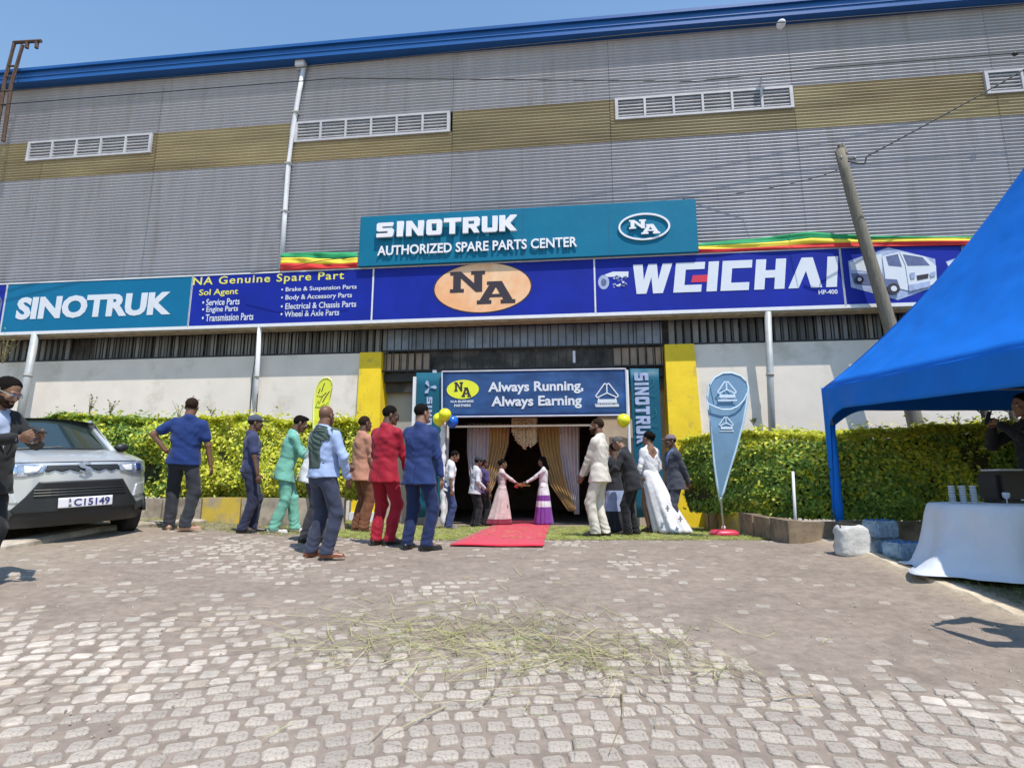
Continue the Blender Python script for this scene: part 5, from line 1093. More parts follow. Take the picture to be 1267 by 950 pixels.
# ------------------------------------------------------------------ people: bodies and clothes grown as distance fields
def V3(*a): return np.array(a, np.float32)
class Field:
    def __init__(s, lo, hi, h):
        s.lo = np.array(lo, np.float32); s.h = h; s.n = np.ceil((np.array(hi) - s.lo) / h).astype(int) + 1; s.d = np.full(s.n, .2, np.float32)
    def sl(s, lo, hi, mg=.07):
        a = np.clip(((np.array(lo) - mg - s.lo) / s.h).astype(int), 0, s.n - 1); b = np.clip(((np.array(hi) + mg - s.lo) / s.h).astype(int) + 2, 1, s.n)
        if np.any(b <= a): return None
        g = [s.lo[i] + s.h * np.arange(a[i], b[i], dtype=np.float32) for i in range(3)]; P = np.stack(np.meshgrid(*g, indexing='ij'), -1)
        return tuple(slice(a[i], b[i]) for i in range(3)), P
    def put(s, sl, d, k, sub=False):
        c = s.d[sl]
        if sub: s.d[sl] = np.maximum(c, -d); return
        if k > 0:
            h = np.clip(.5 + .5 * (c - d) / k, 0, 1); s.d[sl] = c * (1 - h) + d * h - k * h * (1 - h)
        else: s.d[sl] = np.minimum(c, d)
    def cone(s, a, b, ra, rb, k=.02, sub=False, flat=None):
        a = np.array(a, np.float32); b = np.array(b, np.float32); r = max(ra, rb); q = s.sl(np.minimum(a, b) - r, np.maximum(a, b) + r)
        if q is None: return s
        sl, P = q; d = P - a; ab = b - a
        if flat is not None:
            nv, f = np.array(flat[0], np.float32), flat[1]; nv = nv / np.linalg.norm(nv); d = d + (1 / f - 1) * (d @ nv)[..., None] * nv; ab = ab + (1 / f - 1) * (ab @ nv) * nv
        t = np.clip((d @ ab) / max(1e-9, ab @ ab), 0, 1); s.put(sl, (np.linalg.norm(d - t[..., None] * ab, axis=-1) - (ra + (rb - ra) * t)) * (1 if flat is None else min(1, flat[1] + .2)), k, sub); return s
    def ell(s, c, r, k=.02, R=None, sub=False):
        c = np.array(c, np.float32); m = max(r); q = s.sl(c - m, c + m)
        if q is None: return s
        sl, P = q; d = P - c
        if R is not None: d = d @ np.array(R, np.float32)
        r = np.array(r, np.float32); l = np.linalg.norm(d / r, axis=-1); s.put(sl, (l - 1) * min(r) * (1 + 0 * l), k, sub); return s
    def loft(s, st, T, k=.03, p=2.3, clip=True):
        """stations (z, yc, hw, hd) in frame T (4x4 Matrix)"""
        Ti = np.array(T.inverted(), np.float32); z0, z1 = st[0][0], st[-1][0]; mw = max(max(q[2], q[3]) for q in st) + .05
        C = [T @ Vector((x, y, z)) for x in (-mw, mw) for y in (-mw, mw) for z in (z0, z1)]; lo = np.min([np.array(c) for c in C], 0); hi = np.max([np.array(c) for c in C], 0); q = s.sl(lo, hi)
        if q is None: return s
        sl, P = q; L = P @ Ti[:3, :3].T + Ti[:3, 3]; z = L[..., 2]; zs = [q[0] for q in st]
        yc = np.interp(z, zs, [q[1] for q in st]); hw = np.interp(z, zs, [q[2] for q in st]); hd = np.interp(z, zs, [q[3] for q in st])
        x = np.abs(L[..., 0]) / hw; y = np.abs(L[..., 1] - yc) / hd; d = ((x ** p + y ** p) ** (1 / p) - 1) * np.minimum(hw, hd) * .95
        d = np.maximum(d, np.maximum(z0 - z, z - z1)); s.put(sl, d.astype(np.float32), k); return s
    def cutbelow(s, n, c):
        """drop everything where n.p < c"""
        q = s.sl(s.lo, s.lo + s.h * s.n, 0); sl, P = q; d = P @ np.array(n, np.float32) - c; s.d[sl] = np.maximum(s.d[sl], -d); return s
    def wedge(s, T, fn):
        """carve where fn(local coords) < 0"""
        q = s.sl(s.lo, s.lo + s.h * s.n, 0); sl, P = q; Ti = np.array(T.inverted(), np.float32); L = P @ Ti[:3, :3].T + Ti[:3, 3]; s.d[sl] = np.maximum(s.d[sl], -fn(L[..., 0], L[..., 1], L[..., 2])); return s
    def surf(s):
        d = s.d.copy(); d[0], d[-1], d[:, 0], d[:, -1], d[:, :, 0], d[:, :, -1] = .1, .1, .1, .1, .1, .1
        ins = d < 0; nx, ny, nz = d.shape
        c = [ins[i:nx - 1 + i, j:ny - 1 + j, k:nz - 1 + k] for i in (0, 1) for j in (0, 1) for k in (0, 1)]
        any_ = np.logical_or.reduce(c); all_ = np.logical_and.reduce(c); act = any_ & ~all_
        idx = np.full(act.shape, -1, np.int64); ijk = np.argwhere(act); idx[act] = np.arange(len(ijk))
        if len(ijk) == 0: return np.zeros((0, 3)), np.zeros((0, 4), int)
        acc = np.zeros((len(ijk), 3)); cnt = np.zeros(len(ijk)); cs = [(i, j, k) for i in (0, 1) for j in (0, 1) for k in (0, 1)]
        val = {q: d[ijk[:, 0] + q[0], ijk[:, 1] + q[1], ijk[:, 2] + q[2]] for q in cs}
        for q in cs:
            for ax in range(3):
                if q[ax] == 0:
                    r = list(q); r[ax] = 1; r = tuple(r); va, vb = val[q], val[r]; m = (va < 0) != (vb < 0); t = np.where(m, va / np.where(m, va - vb, 1), 0)
                    p = np.tile(np.array(q, float), (len(ijk), 1)); p[:, ax] += t; acc[m] += p[m]; cnt[m] += 1
        V = (ijk + acc / cnt[:, None]) * s.h + s.lo; Fs = []
        for ax in range(3):
            o = [a for a in range(3) if a != ax]; sa = [slice(1, -1)] * 3; sa[ax] = slice(0, -1); sb = list(sa); sb[ax] = slice(1, None)
            A_, B_ = ins[tuple(sa)], ins[tuple(sb)]; m = A_ != B_; e = np.argwhere(m); e[:, o[0]] += 1; e[:, o[1]] += 1; fl = A_[m]
            def cell(u, v):
                g = e.copy(); g[:, o[0]] -= u; g[:, o[1]] -= v; return idx[g[:, 0], g[:, 1], g[:, 2]]
            q = np.stack([cell(1, 1), cell(0, 1), cell(0, 0), cell(1, 0)], 1)
            if ax == 1: fl = ~fl
            q[~fl] = q[~fl][:, ::-1]; Fs.append(q)
        return V, np.concatenate(Fs)
def folds(V, F, amp, cents, seed=0, base=.0015):
    """push the cloth in and out: creases near the given points (centre, axis, radius, wavelength)"""
    n = np.zeros_like(V); a, b, c = V[F[:, 0]], V[F[:, 1]], V[F[:, 2]]; fn = np.cross(b - a, c - a)
    for k in range(4): np.add.at(n, F[:, k], fn)
    n /= np.linalg.norm(n, axis=1, keepdims=True) + 1e-9; x, y, z = V.T
    d = base * (np.sin(x * 31 + z * 17 + seed) + np.sin(y * 37 - z * 23 + seed * 2) + np.sin(z * 43 + x * 29))
    for (cc, ax, rad, wl, am) in cents:
        ax = np.array(ax, float); ax /= np.linalg.norm(ax); r = V - np.array(cc); t = r @ ax; w_ = np.exp(-(np.linalg.norm(r, axis=1) / rad) ** 2)
        ph = 2 * PI * t / wl + 1.8 * np.sin(x * 22 + seed) + 1.5 * np.sin(y * 26 + seed * 1.7); d = d + am * amp * w_ * (1 - np.abs(np.sin(ph / 2 + seed)) * 1.6)
    return V + n * d[:, None]
def smoothV(V, F, it=1):
    for _ in range(it):
        acc = np.zeros_like(V); cnt = np.zeros(len(V))
        for a, b in ((0, 1), (1, 2), (2, 3), (3, 0)):
            np.add.at(acc, F[:, a], V[F[:, b]]); np.add.at(acc, F[:, b], V[F[:, a]]); np.add.at(cnt, F[:, a], 1); np.add.at(cnt, F[:, b], 1)
        V = V * .4 + .6 * acc / np.maximum(cnt, 1)[:, None]
    return V
def cloth(name, c, **k): return mat('cloth_' + name, c, k.pop('r', .85), var=k.pop('var', .13), scale=7, sheen=k.pop('sheen', .12), bump=.4, bscale=8, bdist=.035, bdet=1.0, spec=.3, **k)
SK = {'dark': (.11, .055, .034), 'brown': (.17, .085, .05), 'mid': (.24, .13, .08), 'light': (.30, .17, .11)}
def skin(k): return mat('skin_' + k, SK[k], .5, var=.1, scale=14, bump=.15, bscale=120, spec=.45, sss=.05)
Mhair = mat('black_hair', (.010, .008, .007), .95, spec=.1, var=.3, scale=40, bump=.8, bscale=150); Mstub = mat('cropped_hair', (.030, .018, .012), .95, spec=.1, var=.2, scale=40, bump=.4, bscale=200)
Mgreyh = mat('greying_hair', (.10, .09, .085), .8, var=.3, scale=40, bump=.5, bscale=200)
def ik(a, b, l1, l2, pole):
    a, b, pole = Vector(a), Vector(b), Vector(pole); d = b - a; L = d.length
    if L > (l1 + l2) * .998: b = a + d * ((l1 + l2) * .998 / L); d = b - a; L = d.length
    x = (l1 * l1 - l2 * l2 + L * L) / (2 * L); h = math.sqrt(max(0, l1 * l1 - x * x)); dn = d / L; p = pole - dn * pole.dot(dn)
    p = p.normalized() if p.length > 1e-4 else Vector((1, 0, 0)); return a + dn * x + p * h, b
Hd = lambda T, v: np.array(T @ Vector(v))
def person(label, px, py, ytop, heading, sk='brown', lean=0, side=0, twist=0, hyaw=0, hpitch=0, handL=(-.27, .05, .80), handR=(.27, .05, .80), poleL=(-.4, -.9, 0), poleR=(.4, -.9, 0), feet=((-.10, .0, 8), (.10, .02, -8)),
           top=None, bottom=None, shoes=((.02, .015, .012),), hair='short', g=1.0, belly=0.0, H=None, loc=None, res=.0105, extra=None, handdirs=(None, None), pelvis=(0, 0), cap=None, glasses=None, beard=False, fingers='relax', dh=0):
    P = loc if loc is not None else on_ground(px, py); P = Vector((P[0], P[1], max(float(gz(P[0], P[1])), -.2) + .014 + dh))
    if H is None:
        d = ray(px, ytop); k = P.y / d.y; H = ZC + d.z * k - P.z
    S = H / 1.745
    t = thing('person', None, label, 'person', mtx=Matrix.Translation(P) @ Matrix.Rotation(-math.radians(heading), 4, 'Z') @ Matrix.Scale(S, 4)); seed = (sum(map(ord, label)) % 97) / 9.0
    R = Matrix.Rotation; rad = math.radians
    # skeleton
    T = Matrix.Translation((pelvis[0], pelvis[1], .95)) @ R(-rad(lean), 4, 'X') @ R(rad(side), 4, 'Y') @ R(-rad(twist), 4, 'Z')
    N = T @ Matrix.Translation((0, -.012, .545)); Hm = N @ R(rad(lean) * .55, 4, 'X') @ R(-rad(hyaw), 4, 'Z') @ R(-rad(hpitch), 4, 'X') @ Matrix.Translation((0, .025, .134))
    hw = g * .95
    sh = [T @ Vector((s * .166 * (.5 + .5 * hw), -.005, .440)) for s in (-1, 1)]
    arms = []
    for i, (h_, p_) in enumerate(((handL, poleL), (handR, poleR))): e, w_ = ik(sh[i], h_, .285, .265, p_); arms.append((sh[i], e, w_))
    hips = [Vector((pelvis[0] + s * .088, pelvis[1], .90)) for s in (-1, 1)]; legs = []
    for i, f in enumerate(feet):
        an = Vector((f[0], f[1] - .0, .085 + (f[3] if len(f) > 3 else 0))); fy_ = Vector((math.sin(-rad(f[2])) * -1, math.cos(rad(f[2])), 0)); kn, an2 = ik(hips[i], an, .425, .415, fy_ + Vector((0, .2, 0))); legs.append((hips[i], kn, an2, rad(f[2])))
    allp = [v for a in arms for v in a] + [v for l in legs for v in l[:3]] + [Hm.translation, T.translation, T @ Vector((.25, .15, .45)), T @ Vector((-.25, -.15, .45))]
    lo = np.min([np.array(p) for p in allp], 0) - [.24, .24, .16]; hi = np.max([np.array(p) for p in allp], 0) + [.24, .26, .20]; lo[2] = -.01
    # ---- body
    B = Field(lo, hi, res * .92)
    B.loft([(-.1, 0, .13, .085), (.0, 0, .15 * hw, .10), (.12, 0, .13 * hw, .085), (.3, 0, .145 * hw, .09), (.42, -.01, .14 * hw, .08), (.50, -.015, .075, .055)], T, .03)
    for a in arms: B.cone(a[0], a[1], .048, .038, .03); B.cone(a[1], a[2], .040, .027, .02)
    for l in legs:
        B.cone(l[0], l[1], .075, .05, .03); B.cone(l[1], l[2], .05, .036, .02); B.cone(l[2], l[2] + Vector((math.sin(l[3]) * .12, math.cos(l[3]) * .12, -.04)), .035, .025, .02)
    HR = np.array(Hm.to_3x3()); e = lambda v: Hd(Hm, v)
    B.cone(Hd(N, (0, -.02, -.07)), e((0, -.022, -.06)), .070, .060, .03); B.ell(e((0, -.012, .032)), (.074, .094, .084), .01, HR); B.ell(e((0, .026, -.034)), (.056, .066, .078), .02, HR)
    for s in (-1, 1): B.cone(e((s * .046, .0, -.05)), e((s * .018, .07, -.095)), .022, .02, .018); B.ell(e((s * .078, -.008, -.014)), (.010, .021, .032), .004, HR); B.ell(e((s * .032, .100, .0)), (.014, .012, .009), .0, HR, sub=True); B.ell(e((s * .04, .068, -.03)), (.02, .018, .018), .012, HR)
    B.cone(e((0, .086, .005)), e((0, .106, -.034)), .008, .013, .010); B.cone(e((-.036, .08, .017)), e((.036, .08, .017)), .011, .011, .010)
    for s in (-1, 1): B.cone(e((s * .0, .098, -.038)), e((s * .014, .094, -.04)), .009, .008, .006)
    B.ell(e((0, .090, -.064)), (.024, .010, .006), .004, HR); B.ell(e((0, .088, -.075)), (.021, .010, .006), .004, HR); B.ell(e((0, .078, -.102)), (.024, .018, .016), .012, HR)
    # hands
    for i, (a, dr) in enumerate(zip(arms, handdirs)):
        s = -1 if i == 0 else 1; f = (Vector(dr[0]) if dr else (a[2] - a[1])).normalized(); nrm = Vector(dr[1]) if dr else Vector((-s, .15, 0)); nrm = (nrm - f * nrm.dot(f)).normalized(); sd = f.cross(nrm); w0 = a[2]
        th = sd if sd.y > 0 or (dr and len(dr) > 2) else -sd      # thumb side: forwards
        if dr and len(dr) > 2: th = sd * dr[2]
        B.cone(w0, w0 + f * .075, .024, .028, .012, flat=(nrm, .62)); B.cone(w0 + f * .07 - th * .022, w0 + f * .07 + th * .022, .018, .018, .012, flat=(nrm, .7)); cu = .35 if fingers == 'relax' else .9
        for k, (o, Lf) in enumerate(((.030, .066), (.010, .076), (-.011, .070), (-.031, .055))):
            p0 = w0 + f * .085 + th * o; d1 = (f + nrm * cu * (.6 + .12 * k)).normalized(); d2 = (f + nrm * cu * (1.6 + .2 * k)).normalized(); p1 = p0 + d1 * Lf * .5; p2 = p1 + d2 * Lf * .5
            B.cone(p0, p1, .0098, .009, .004); B.cone(p1, p2, .009, .0078, .003)
        p0 = w0 + f * .028 + th * .024; p1 = p0 + (f * .6 + th * .75 + nrm * .25).normalized() * .04; p2 = p1 + (f + nrm * .4 + th * .1).normalized() * .032; B.cone(p0, p1, .014, .011, .008); B.cone(p1, p2, .011, .009, .003)
    Vb, Fb = B.surf(); body = link('body', mesh(Vb, Fb, True), skin(sk), t)
    # eyes and brows
    em = MB()
    for s in (-1, 1): em.sphere(Hm @ Vector((s * .032, .083, .0)), .0115, 8, 6)
    em.build('eyes', mat('eye_white', (.55, .5, .45), .3, var=0), t, None, True); em = MB()
    for s in (-1, 1): em.sphere(Hm @ Vector((s * .032, .0925, -.0005)), .0048, 6, 5); em.tube([Hm @ Vector((s * x, y, z)) for x, y, z in ((.016, .099, .018), (.034, .097, .023), (.052, .086, .017))], [.002, .0035, .0015], 5)
    em.build('brows', Mhair, t)
    # ---- hair, cap
    def headfield(pad=.16): c = np.array(Hm.translation); return Field(c - pad - .02, c + pad + .02, .0075)
    hm = Mhair
    if hair and hair != 'bald':
        Fh = headfield(.2 if hair in ('bun', 'long') else .13); th_ = {'short': .008, 'crop': .005, 'fringe': .004, 'bun': .012, 'long': .014, 'afro': .022, 'top': .009, 'gray': .005, 'pony': .008}[hair]
        Fh.ell(e((0, -.012 - th_ * .9, .032 + th_ * 1.0)), (.0745 + th_ * .55, .0945 + th_ * .45, .0845 + th_ * .45), 0, HR)
        zl = {'fringe': -.3}.get(hair, 0)
        Fh.wedge(Hm, lambda x, y, z: z - (-.062 + (y + .1) * .56 + .012 * np.sin(x * 60) * (y < -.03) + np.clip(y - .025, 0, 1) * 1.5))
        if hair == 'top': Fh.ell(e((0, .02, .10)), (.058, .075, .03), .01, HR)
        if hair in ('bun',): Fh.ell(e((0, -.115, .035)), (.05, .045, .048), .015, HR); Fh.ell(e((0, -.10, -.02)), (.04, .03, .04), .02, HR)
        if hair == 'long':
            Fh.cone(e((0, -.05, .0)), Hd(T, (0, -.09, .46)), .078, .07, .02); Fh.cone(e((-.05, -.03, -.0)), Hd(T, (-.06, -.07, .42)), .045, .035, .02); Fh.cone(e((.05, -.03, -.0)), Hd(T, (.06, -.07, .42)), .045, .035, .02)
        if hair == 'pony': Fh.cone(e((0, -.10, .05)), e((0, -.15, -.02)), .03, .02, .015); Fh.ell(e((0, -.09, .0)), (.05, .03, .05), .02, HR)
        Vh, Fh_ = Fh.surf(); link('hair', mesh(folds(Vh, Fh_, .003, [(Hm.translation, (1, .3, .2), .2, .02, 1)], seed, .0012), Fh_, True), Mstub if hair in ('crop', 'fringe') else Mgreyh if hair == 'gray' else Mhair, t)
    if beard:
        Fh = headfield(.13); Fh.ell(e((0, .028, -.036)), (.0595, .0695, .082), 0, HR)
        for s in (-1, 1): Fh.cone(e((s * .046, .0, -.05)), e((s * .018, .07, -.095)), .026, .024, .018)
        Fh.ell(e((0, .080, -.104)), (.028, .021, .02), .012, HR); Fh.wedge(Hm, lambda x, y, z: (-.052 - z) + .02 * (np.abs(x) > .045)); Fh.wedge(Hm, lambda x, y, z: y - .0); Vh, Fh_ = Fh.surf()
        if len(Vh): link('beard', mesh(Vh, Fh_, True), Mstub, t)
    if cap:
        Fh = headfield(.2); Fh.ell(e((0, -.008, .042)), (.088, .107, .092), 0, HR); Fh.wedge(Hm, lambda x, y, z: z - .035 - y * .08); Vh, Fh_ = Fh.surf(); cp = link('cap', mesh(Vh, Fh_, True), cap, t)
        Fh = headfield(.24); Fh.ell(e((0, .105, .042)), (.078, .085, .0095), 0, HR); Fh.wedge(Hm, lambda x, y, z: y - .05); Vh, Fh_ = Fh.surf(); link('brim', mesh(Vh, Fh_, True), cap, cp)
    if glasses:
        mb = MB()
        for s in (-1, 1): mb.tube([Hm @ Vector((s * .056, .088, .004)), Hm @ Vector((s * .08, .0, .004))], .0028, 5)
        mb.tube([Hm @ Vector((-.056, .090, .012)), Hm @ Vector((0, .106, .012)), Hm @ Vector((.056, .090, .012))], .003, 5); gl = mb.build('glasses', glasses, t); mb = MB()
        for s in (-1, 1): mb.sphere(Hm @ Vector((s * .033, .1, .0)), (.024, .006, .017), 12, 8, Hm.to_3x3().to_4x4())
        mb.build('lens', mat('sunglass', (.01, .01, .012), .08, var=0) if glasses is Mhair else mat('clear_lens', (.3, .3, .32), .1, var=0, alpha=.3), gl, None, True)
    # ---- trousers
    if bottom:
        bm_, flare = bottom if isinstance(bottom, tuple) else (bottom, 0); Q = Field([lo[0], lo[1], 0.02], [hi[0], hi[1], 1.16], res)
        Tp = Matrix.Translation((pelvis[0], pelvis[1], .95)) @ R(-rad(lean) * .4, 4, 'X')
        Q.loft([(-.15, 0, .13, .10), (-.06, -.005, .172 * (.6 + .4 * hw), .122), (.05, 0, .163 * hw, .115 + belly * .5), (.13, 0, .148 * hw, .105 + belly)], Tp, .03)
        for l in legs:
            l0 = l[0] + Vector((0, 0, -.02)); Q.cone(l0, l[1], .098, .078 + flare * .3, .035); an = l[2] + Vector((0, -.006, -.035)); Q.cone(l[1], an, .078 + flare * .3, .070 + flare, .03); Q.cone(an + Vector((math.sin(l[3]) * .022, math.cos(l[3]) * .022, .02)), an + Vector((math.sin(l[3]) * .03, math.cos(l[3]) * .03, -.0)), .056, .058, .02)
        Q.cutbelow((0, 0, 1), .045); Vq, Fq = Q.surf(); C = []
        for l in legs: C += [(l[1], (.3, .5, 1), .11, .085, 1), (l[2] + Vector((0, 0, .03)), (.25, -.3, 1), .09, .06, 1.6), (l[0] + Vector((0, 0, -.06)), (.8, .3, 1), .13, .10, .9)]
        C += [((l[1] + l[2]) / 2, (1, .4, .15), .25, .09, .7) for l in legs]
        link('trousers', mesh(folds(Vq, Fq, .0065, C, seed, .002), Fq, True), bm_, t)
    # ---- shoes
    if shoes:
        sm = mat('shoe_' + '_'.join('%02d' % int(c * 99) for c in shoes[0]), shoes[0], .35, var=.15); mb = Field([lo[0], lo[1], -.004], [hi[0], hi[1], .17], .0085)
        for l in legs:
            dr = Vector((math.sin(l[3]), math.cos(l[3]), 0)); z0 = l[2].z - .085; h0 = Vector((l[2].x, l[2].y, z0)); mb.cone(h0 - dr * .045 + Vector((0, 0, .04)), h0 + dr * .02 + Vector((0, 0, .045)), .038, .04, .02); mb.cone(h0 + dr * .02 + Vector((0, 0, .038)), h0 + dr * .17 + Vector((0, 0, .022)), .040, .030, .03); mb.cone(h0 + Vector((0, 0, .05)), h0 + Vector((0, 0, .10)), .04, .038, .02)
            mb.cone(h0 - dr * .05 + Vector((0, 0, .0)), h0 + dr * .18 + Vector((0, 0, .0)), .036, .040, .01, flat=((0, 0, 1), .35))
        mb.cutbelow((0, 0, 1), .004); Vs, Fs = mb.surf(); link('shoes', mesh(Vs, Fs, True), sm, t)
    # ---- upper garments
    kind = top['kind'] if top else None
    def upper(nm, m, st, ra, sleeve, cutf=None, amp=.009, k=.035, coll=None, fr=None, only=None):
        Q = Field([lo[0], lo[1], .60], [hi[0], hi[1], hi[2] - .02], res); Q.loft(st, T, .03, 2.35)
        for i, a in enumerate(arms):
            if only is not None and i not in only: continue
            s = -1 if i == 0 else 1; inn = a[0].lerp(T @ Vector((0, 0, .43)), .32); Q.cone(inn, a[0], ra[0] * .92, ra[0] * .94, k); Q.cone(T @ Vector((s * .045, -.018, .515)), T @ Vector((s * .13, -.008, .462)), .045, .045, .03)
            if sleeve >= .99: Q.cone(a[0], a[1], ra[0], ra[1], k); Q.cone(a[1], a[1].lerp(a[2], sleeve - 1 if sleeve > 1 else 1), ra[1], ra[2], .02)
            else: Q.cone(a[0], a[0].lerp(a[1], sleeve), ra[0], ra[1] * 1.1, k)
        if kind != 'dress': Q.cone(Hd(N, (0, -.02, -.10)), Hd(N, (0, -.024, -.030)), *((.070, .058) if (kind == 'suit' and nm == 'shirt') else (.086, .073)), .025)
        if cutf: Q.wedge(T, cutf)
        Vq, Fq = Q.surf(); C = [(T @ Vector((0, 0, .13)), (.2, 0, 1), .2, .08, .55), (T @ Vector((-.1, -.1, .3)), (1, 0, .6), .14, .07, .5), (T @ Vector((.1, -.1, .3)), (-1, 0, .6), .14, .07, .5), (T @ Vector((0, 0, -.08)), (1, .3, .2), .16, .12, .5)]
        for i, a in enumerate(arms):
            if sleeve >= .99: ax = (a[2] - a[0]).normalized() + Vector((.3, .4, 0)); C += [(a[1], ax, .08, .07, 1.2), (a[1].lerp(a[2], .8), ax, .06, .06, .7)]
        return link(nm, mesh(folds(Vq, Fq, amp * .75, C, seed + 1.3, .0025), Fq, True), m, t)
    def st_(pad, hem, flare=0.0, b=belly):
        return [q for q in [(hem, .8 * -hem * math.tan(rad(max(0, lean))), (.165 + flare) * hw + pad, .112 + flare * .8 + pad + b * .6), (-.02, 0, (.162 + flare * .3) * hw + pad, .108 + pad + b), (.12, .002 + b * .3, .142 * hw + pad, .098 + pad + b), (.25, .0, .158 * hw + pad, .105 + pad + b * .5), (.37, -.004, .172 * hw + pad, .108 + pad), (.44, -.01, .158 * hw + pad * .8, .094 + pad * .5), (.487, -.014, .11 * hw + pad * .5, .072 + pad * .3), (.525, -.016, .07, .062)] if q[0] >= hem]
    vee = lambda x, y, z: np.maximum(np.maximum(.02 - y, np.abs(x) - np.clip((z - .16) * .30, -.02, .09)), .16 - z)
    if kind == 'suit':
        upper('shirt', top.get('shirt', cloth('white_shirt', (.62, .63, .66))), st_(.003, .0), (.05, .042, .036), 1.97, amp=.002)
        j = upper('jacket', top['m'], st_(.024, top.get('hem', -.17), .028), (.058, .051, .043), 1.93, vee if top.get('open', True) else None)
        # collar, lapels, vent, cuffs and buttons
        mb = MB(); Cn = []
        for k in range(21):
            a = PI * (.12 + 1.76 * k / 20) - PI * .0; a = a - PI / 2 + PI; x, y = .082 * math.sin(a * 1.0 + 0), .0
        ring = lambda rx, ry, z, yc, n=20, full=False: [T @ Vector((rx * math.sin(q), yc - ry * math.cos(q), z + .03 * (1 - math.cos(q)) * -1 * .9)) for q in [(-PI * .86 + PI * 1.72 * k / (n - 1)) for k in range(n)]]
        a1_, a2_, a3_ = ring(.070, .066, .545, -.012), ring(.083, .079, .525, -.014), ring(.098, .09, .482, -.014); b1_ = ring(.066, .062, .53, -.012); n_ = len(a1_)
        V = a1_ + a2_ + a3_ + b1_; F = []
        for k in range(n_ - 1): F += [(k, k + 1, n_ + k + 1, n_ + k), (n_ + k, n_ + k + 1, 2 * n_ + k + 1, 2 * n_ + k), (3 * n_ + k, 3 * n_ + k + 1, k + 1, k)]
        link('collar', mesh(V, F, True), top['m'], j)
        s1 = ring(.066, .064, .553, -.006); s2 = ring(.068, .064, .53, -.010); link('shirt_collar', mesh(s1 + s2, [(k, k + 1, n_ + k + 1, n_ + k) for k in range(n_ - 1)], True), top.get('shirt', cloth('white_shirt', (.62, .63, .66))), j)
        for s in (-1, 1):
            yb_ = .125 + belly; V = [(s * .085, .052, .50), (s * .128, .10, .40), (s * .115, .128, .36), (s * .012, yb_ + .016, .155), (s * .055, .118, .36), (s * .062, .075, .47)]
            lp = MB().add([T @ Vector(v) for v in V] + [T @ (Vector(v) + Vector((0, -.012, 0))) for v in V], [(0, 1, 2, 5), (2, 3, 4, 5), (6, 11, 8, 7), (8, 11, 10, 9), (0, 6, 7, 1), (1, 7, 8, 2), (2, 8, 9, 3), (3, 9, 10, 4)]); lp.build('lapel', top['m'], j)
        # back seam and vent: a fine raised edge
        mb = MB(); P = [T @ Vector((.002 * (1 + math.sin(q * 5)), -(np.interp(q, [-.17, -.02, .12, .25, .37, .47], [.112 + .022 + .024, .108 + .024, .098 + .026, .105 + .026, .116 + .024, .10]) + belly * .3) - .004, q)) for q in lin(top.get('hem', -.17) + .01, .02, 8)]
        mb.tube(P, .0035, 5); mb.build('vent', Mhair if 0 else top.get('edge', top['m']), j)
        for i, a in enumerate(arms): MB().tube([a[1].lerp(a[2], .93), a[1].lerp(a[2], .985)], [.040, .038], 12).build('cuff', top.get('shirt', cloth('white_shirt', (.62, .63, .66))), j, None, True)
        if top.get('tie'):
            MB().add([T @ Vector(v) for v in [(-.018, .082, .50), (.018, .082, .50), (.03, .12 + belly, .22), (0, .128 + belly, .18), (-.03, .12 + belly, .22), (-.018, .09, .50), (.018, .09, .50), (.03, .13 + belly, .22), (0, .138 + belly, .18), (-.03, .13 + belly, .22)]], [(5, 9, 8, 7, 6), (0, 1, 2, 3, 4), (0, 5, 6, 1), (1, 6, 7, 2), (2, 7, 8, 3), (3, 8, 9, 4), (4, 9, 5, 0)]).build('tie', top['tie'], j)
    elif kind == 'polo':
        j = upper('polo_shirt', top['m'], st_(.017, top.get('hem', -.11), .014), (.066, .062, .05), top.get('sleeve', .72), amp=.008)
        V = [T @ Vector((.072 * math.sin(q), -.012 - .068 * math.cos(q), z - .02 * (1 - math.cos(q)))) for z in (.555, .515) for q in lin(-PI * .9, PI * .9, 20)]; link('collar', mesh(V, [(k, k + 1, 21 + k, 20 + k) for k in range(19)], True), top['m'], j)
        if top.get('stripes'):
            for z in (.17, .22, .27): MB().tube([T @ Vector(((.165 * hw + .012) * math.sin(q), (.113 + belly * .6 + .012) * math.cos(q), z)) for q in lin(-1.4, 1.4, 20)], .006, 5).build('stripe', top['stripes'], j)
    elif kind == 'shirt':
        j = upper('shirt', top['m'], st_(.016, top.get('hem', -.02), .012), (.064, .054, .042), 1.95, amp=.012)
        V = [T @ Vector((.070 * math.sin(q), -.012 - .066 * math.cos(q), z - .02 * (1 - math.cos(q)))) for z in (.56, .515) for q in lin(-PI * .9, PI * .9, 20)]; link('collar', mesh(V, [(k, k + 1, 21 + k, 20 + k) for k in range(19)], True), top['m'], j)
    elif kind == 'dress':
        j = upper('dress_top', top['m'], st_(.008, .0), (.052, .044, .038), top.get('sleeve', 1.9), top.get('cut'), amp=.006)
        n = 64; V = []; F = []; zs_ = lin(0, 1, 22); tr = top.get('train', (0, 0)); cols = []
        for f in zs_:
            z = 1.06 - f * (1.06 - top.get('hemz', .03)); rx = .135 + (top.get('rx', .26) - .135) * f ** 1.15 + .04 * math.sin(min(1, f * 3) * PI / 2); ry = .10 + (top.get('ry', .24) - .10) * f ** 1.15 + .035 * math.sin(min(1, f * 3) * PI / 2)
            for k in range(n):
                a = 2 * PI * k / n; w_ = 1 + .09 * f * math.sin(a * 9 + 2 * math.sin(a * 2) + f * .8) + .04 * f * math.sin(a * 17 + f * 2); V.append((pelvis[0] + tr[0] * f ** 1.3 + rx * w_ * math.cos(a), pelvis[1] + tr[1] * f ** 1.3 + ry * w_ * math.sin(a), z))
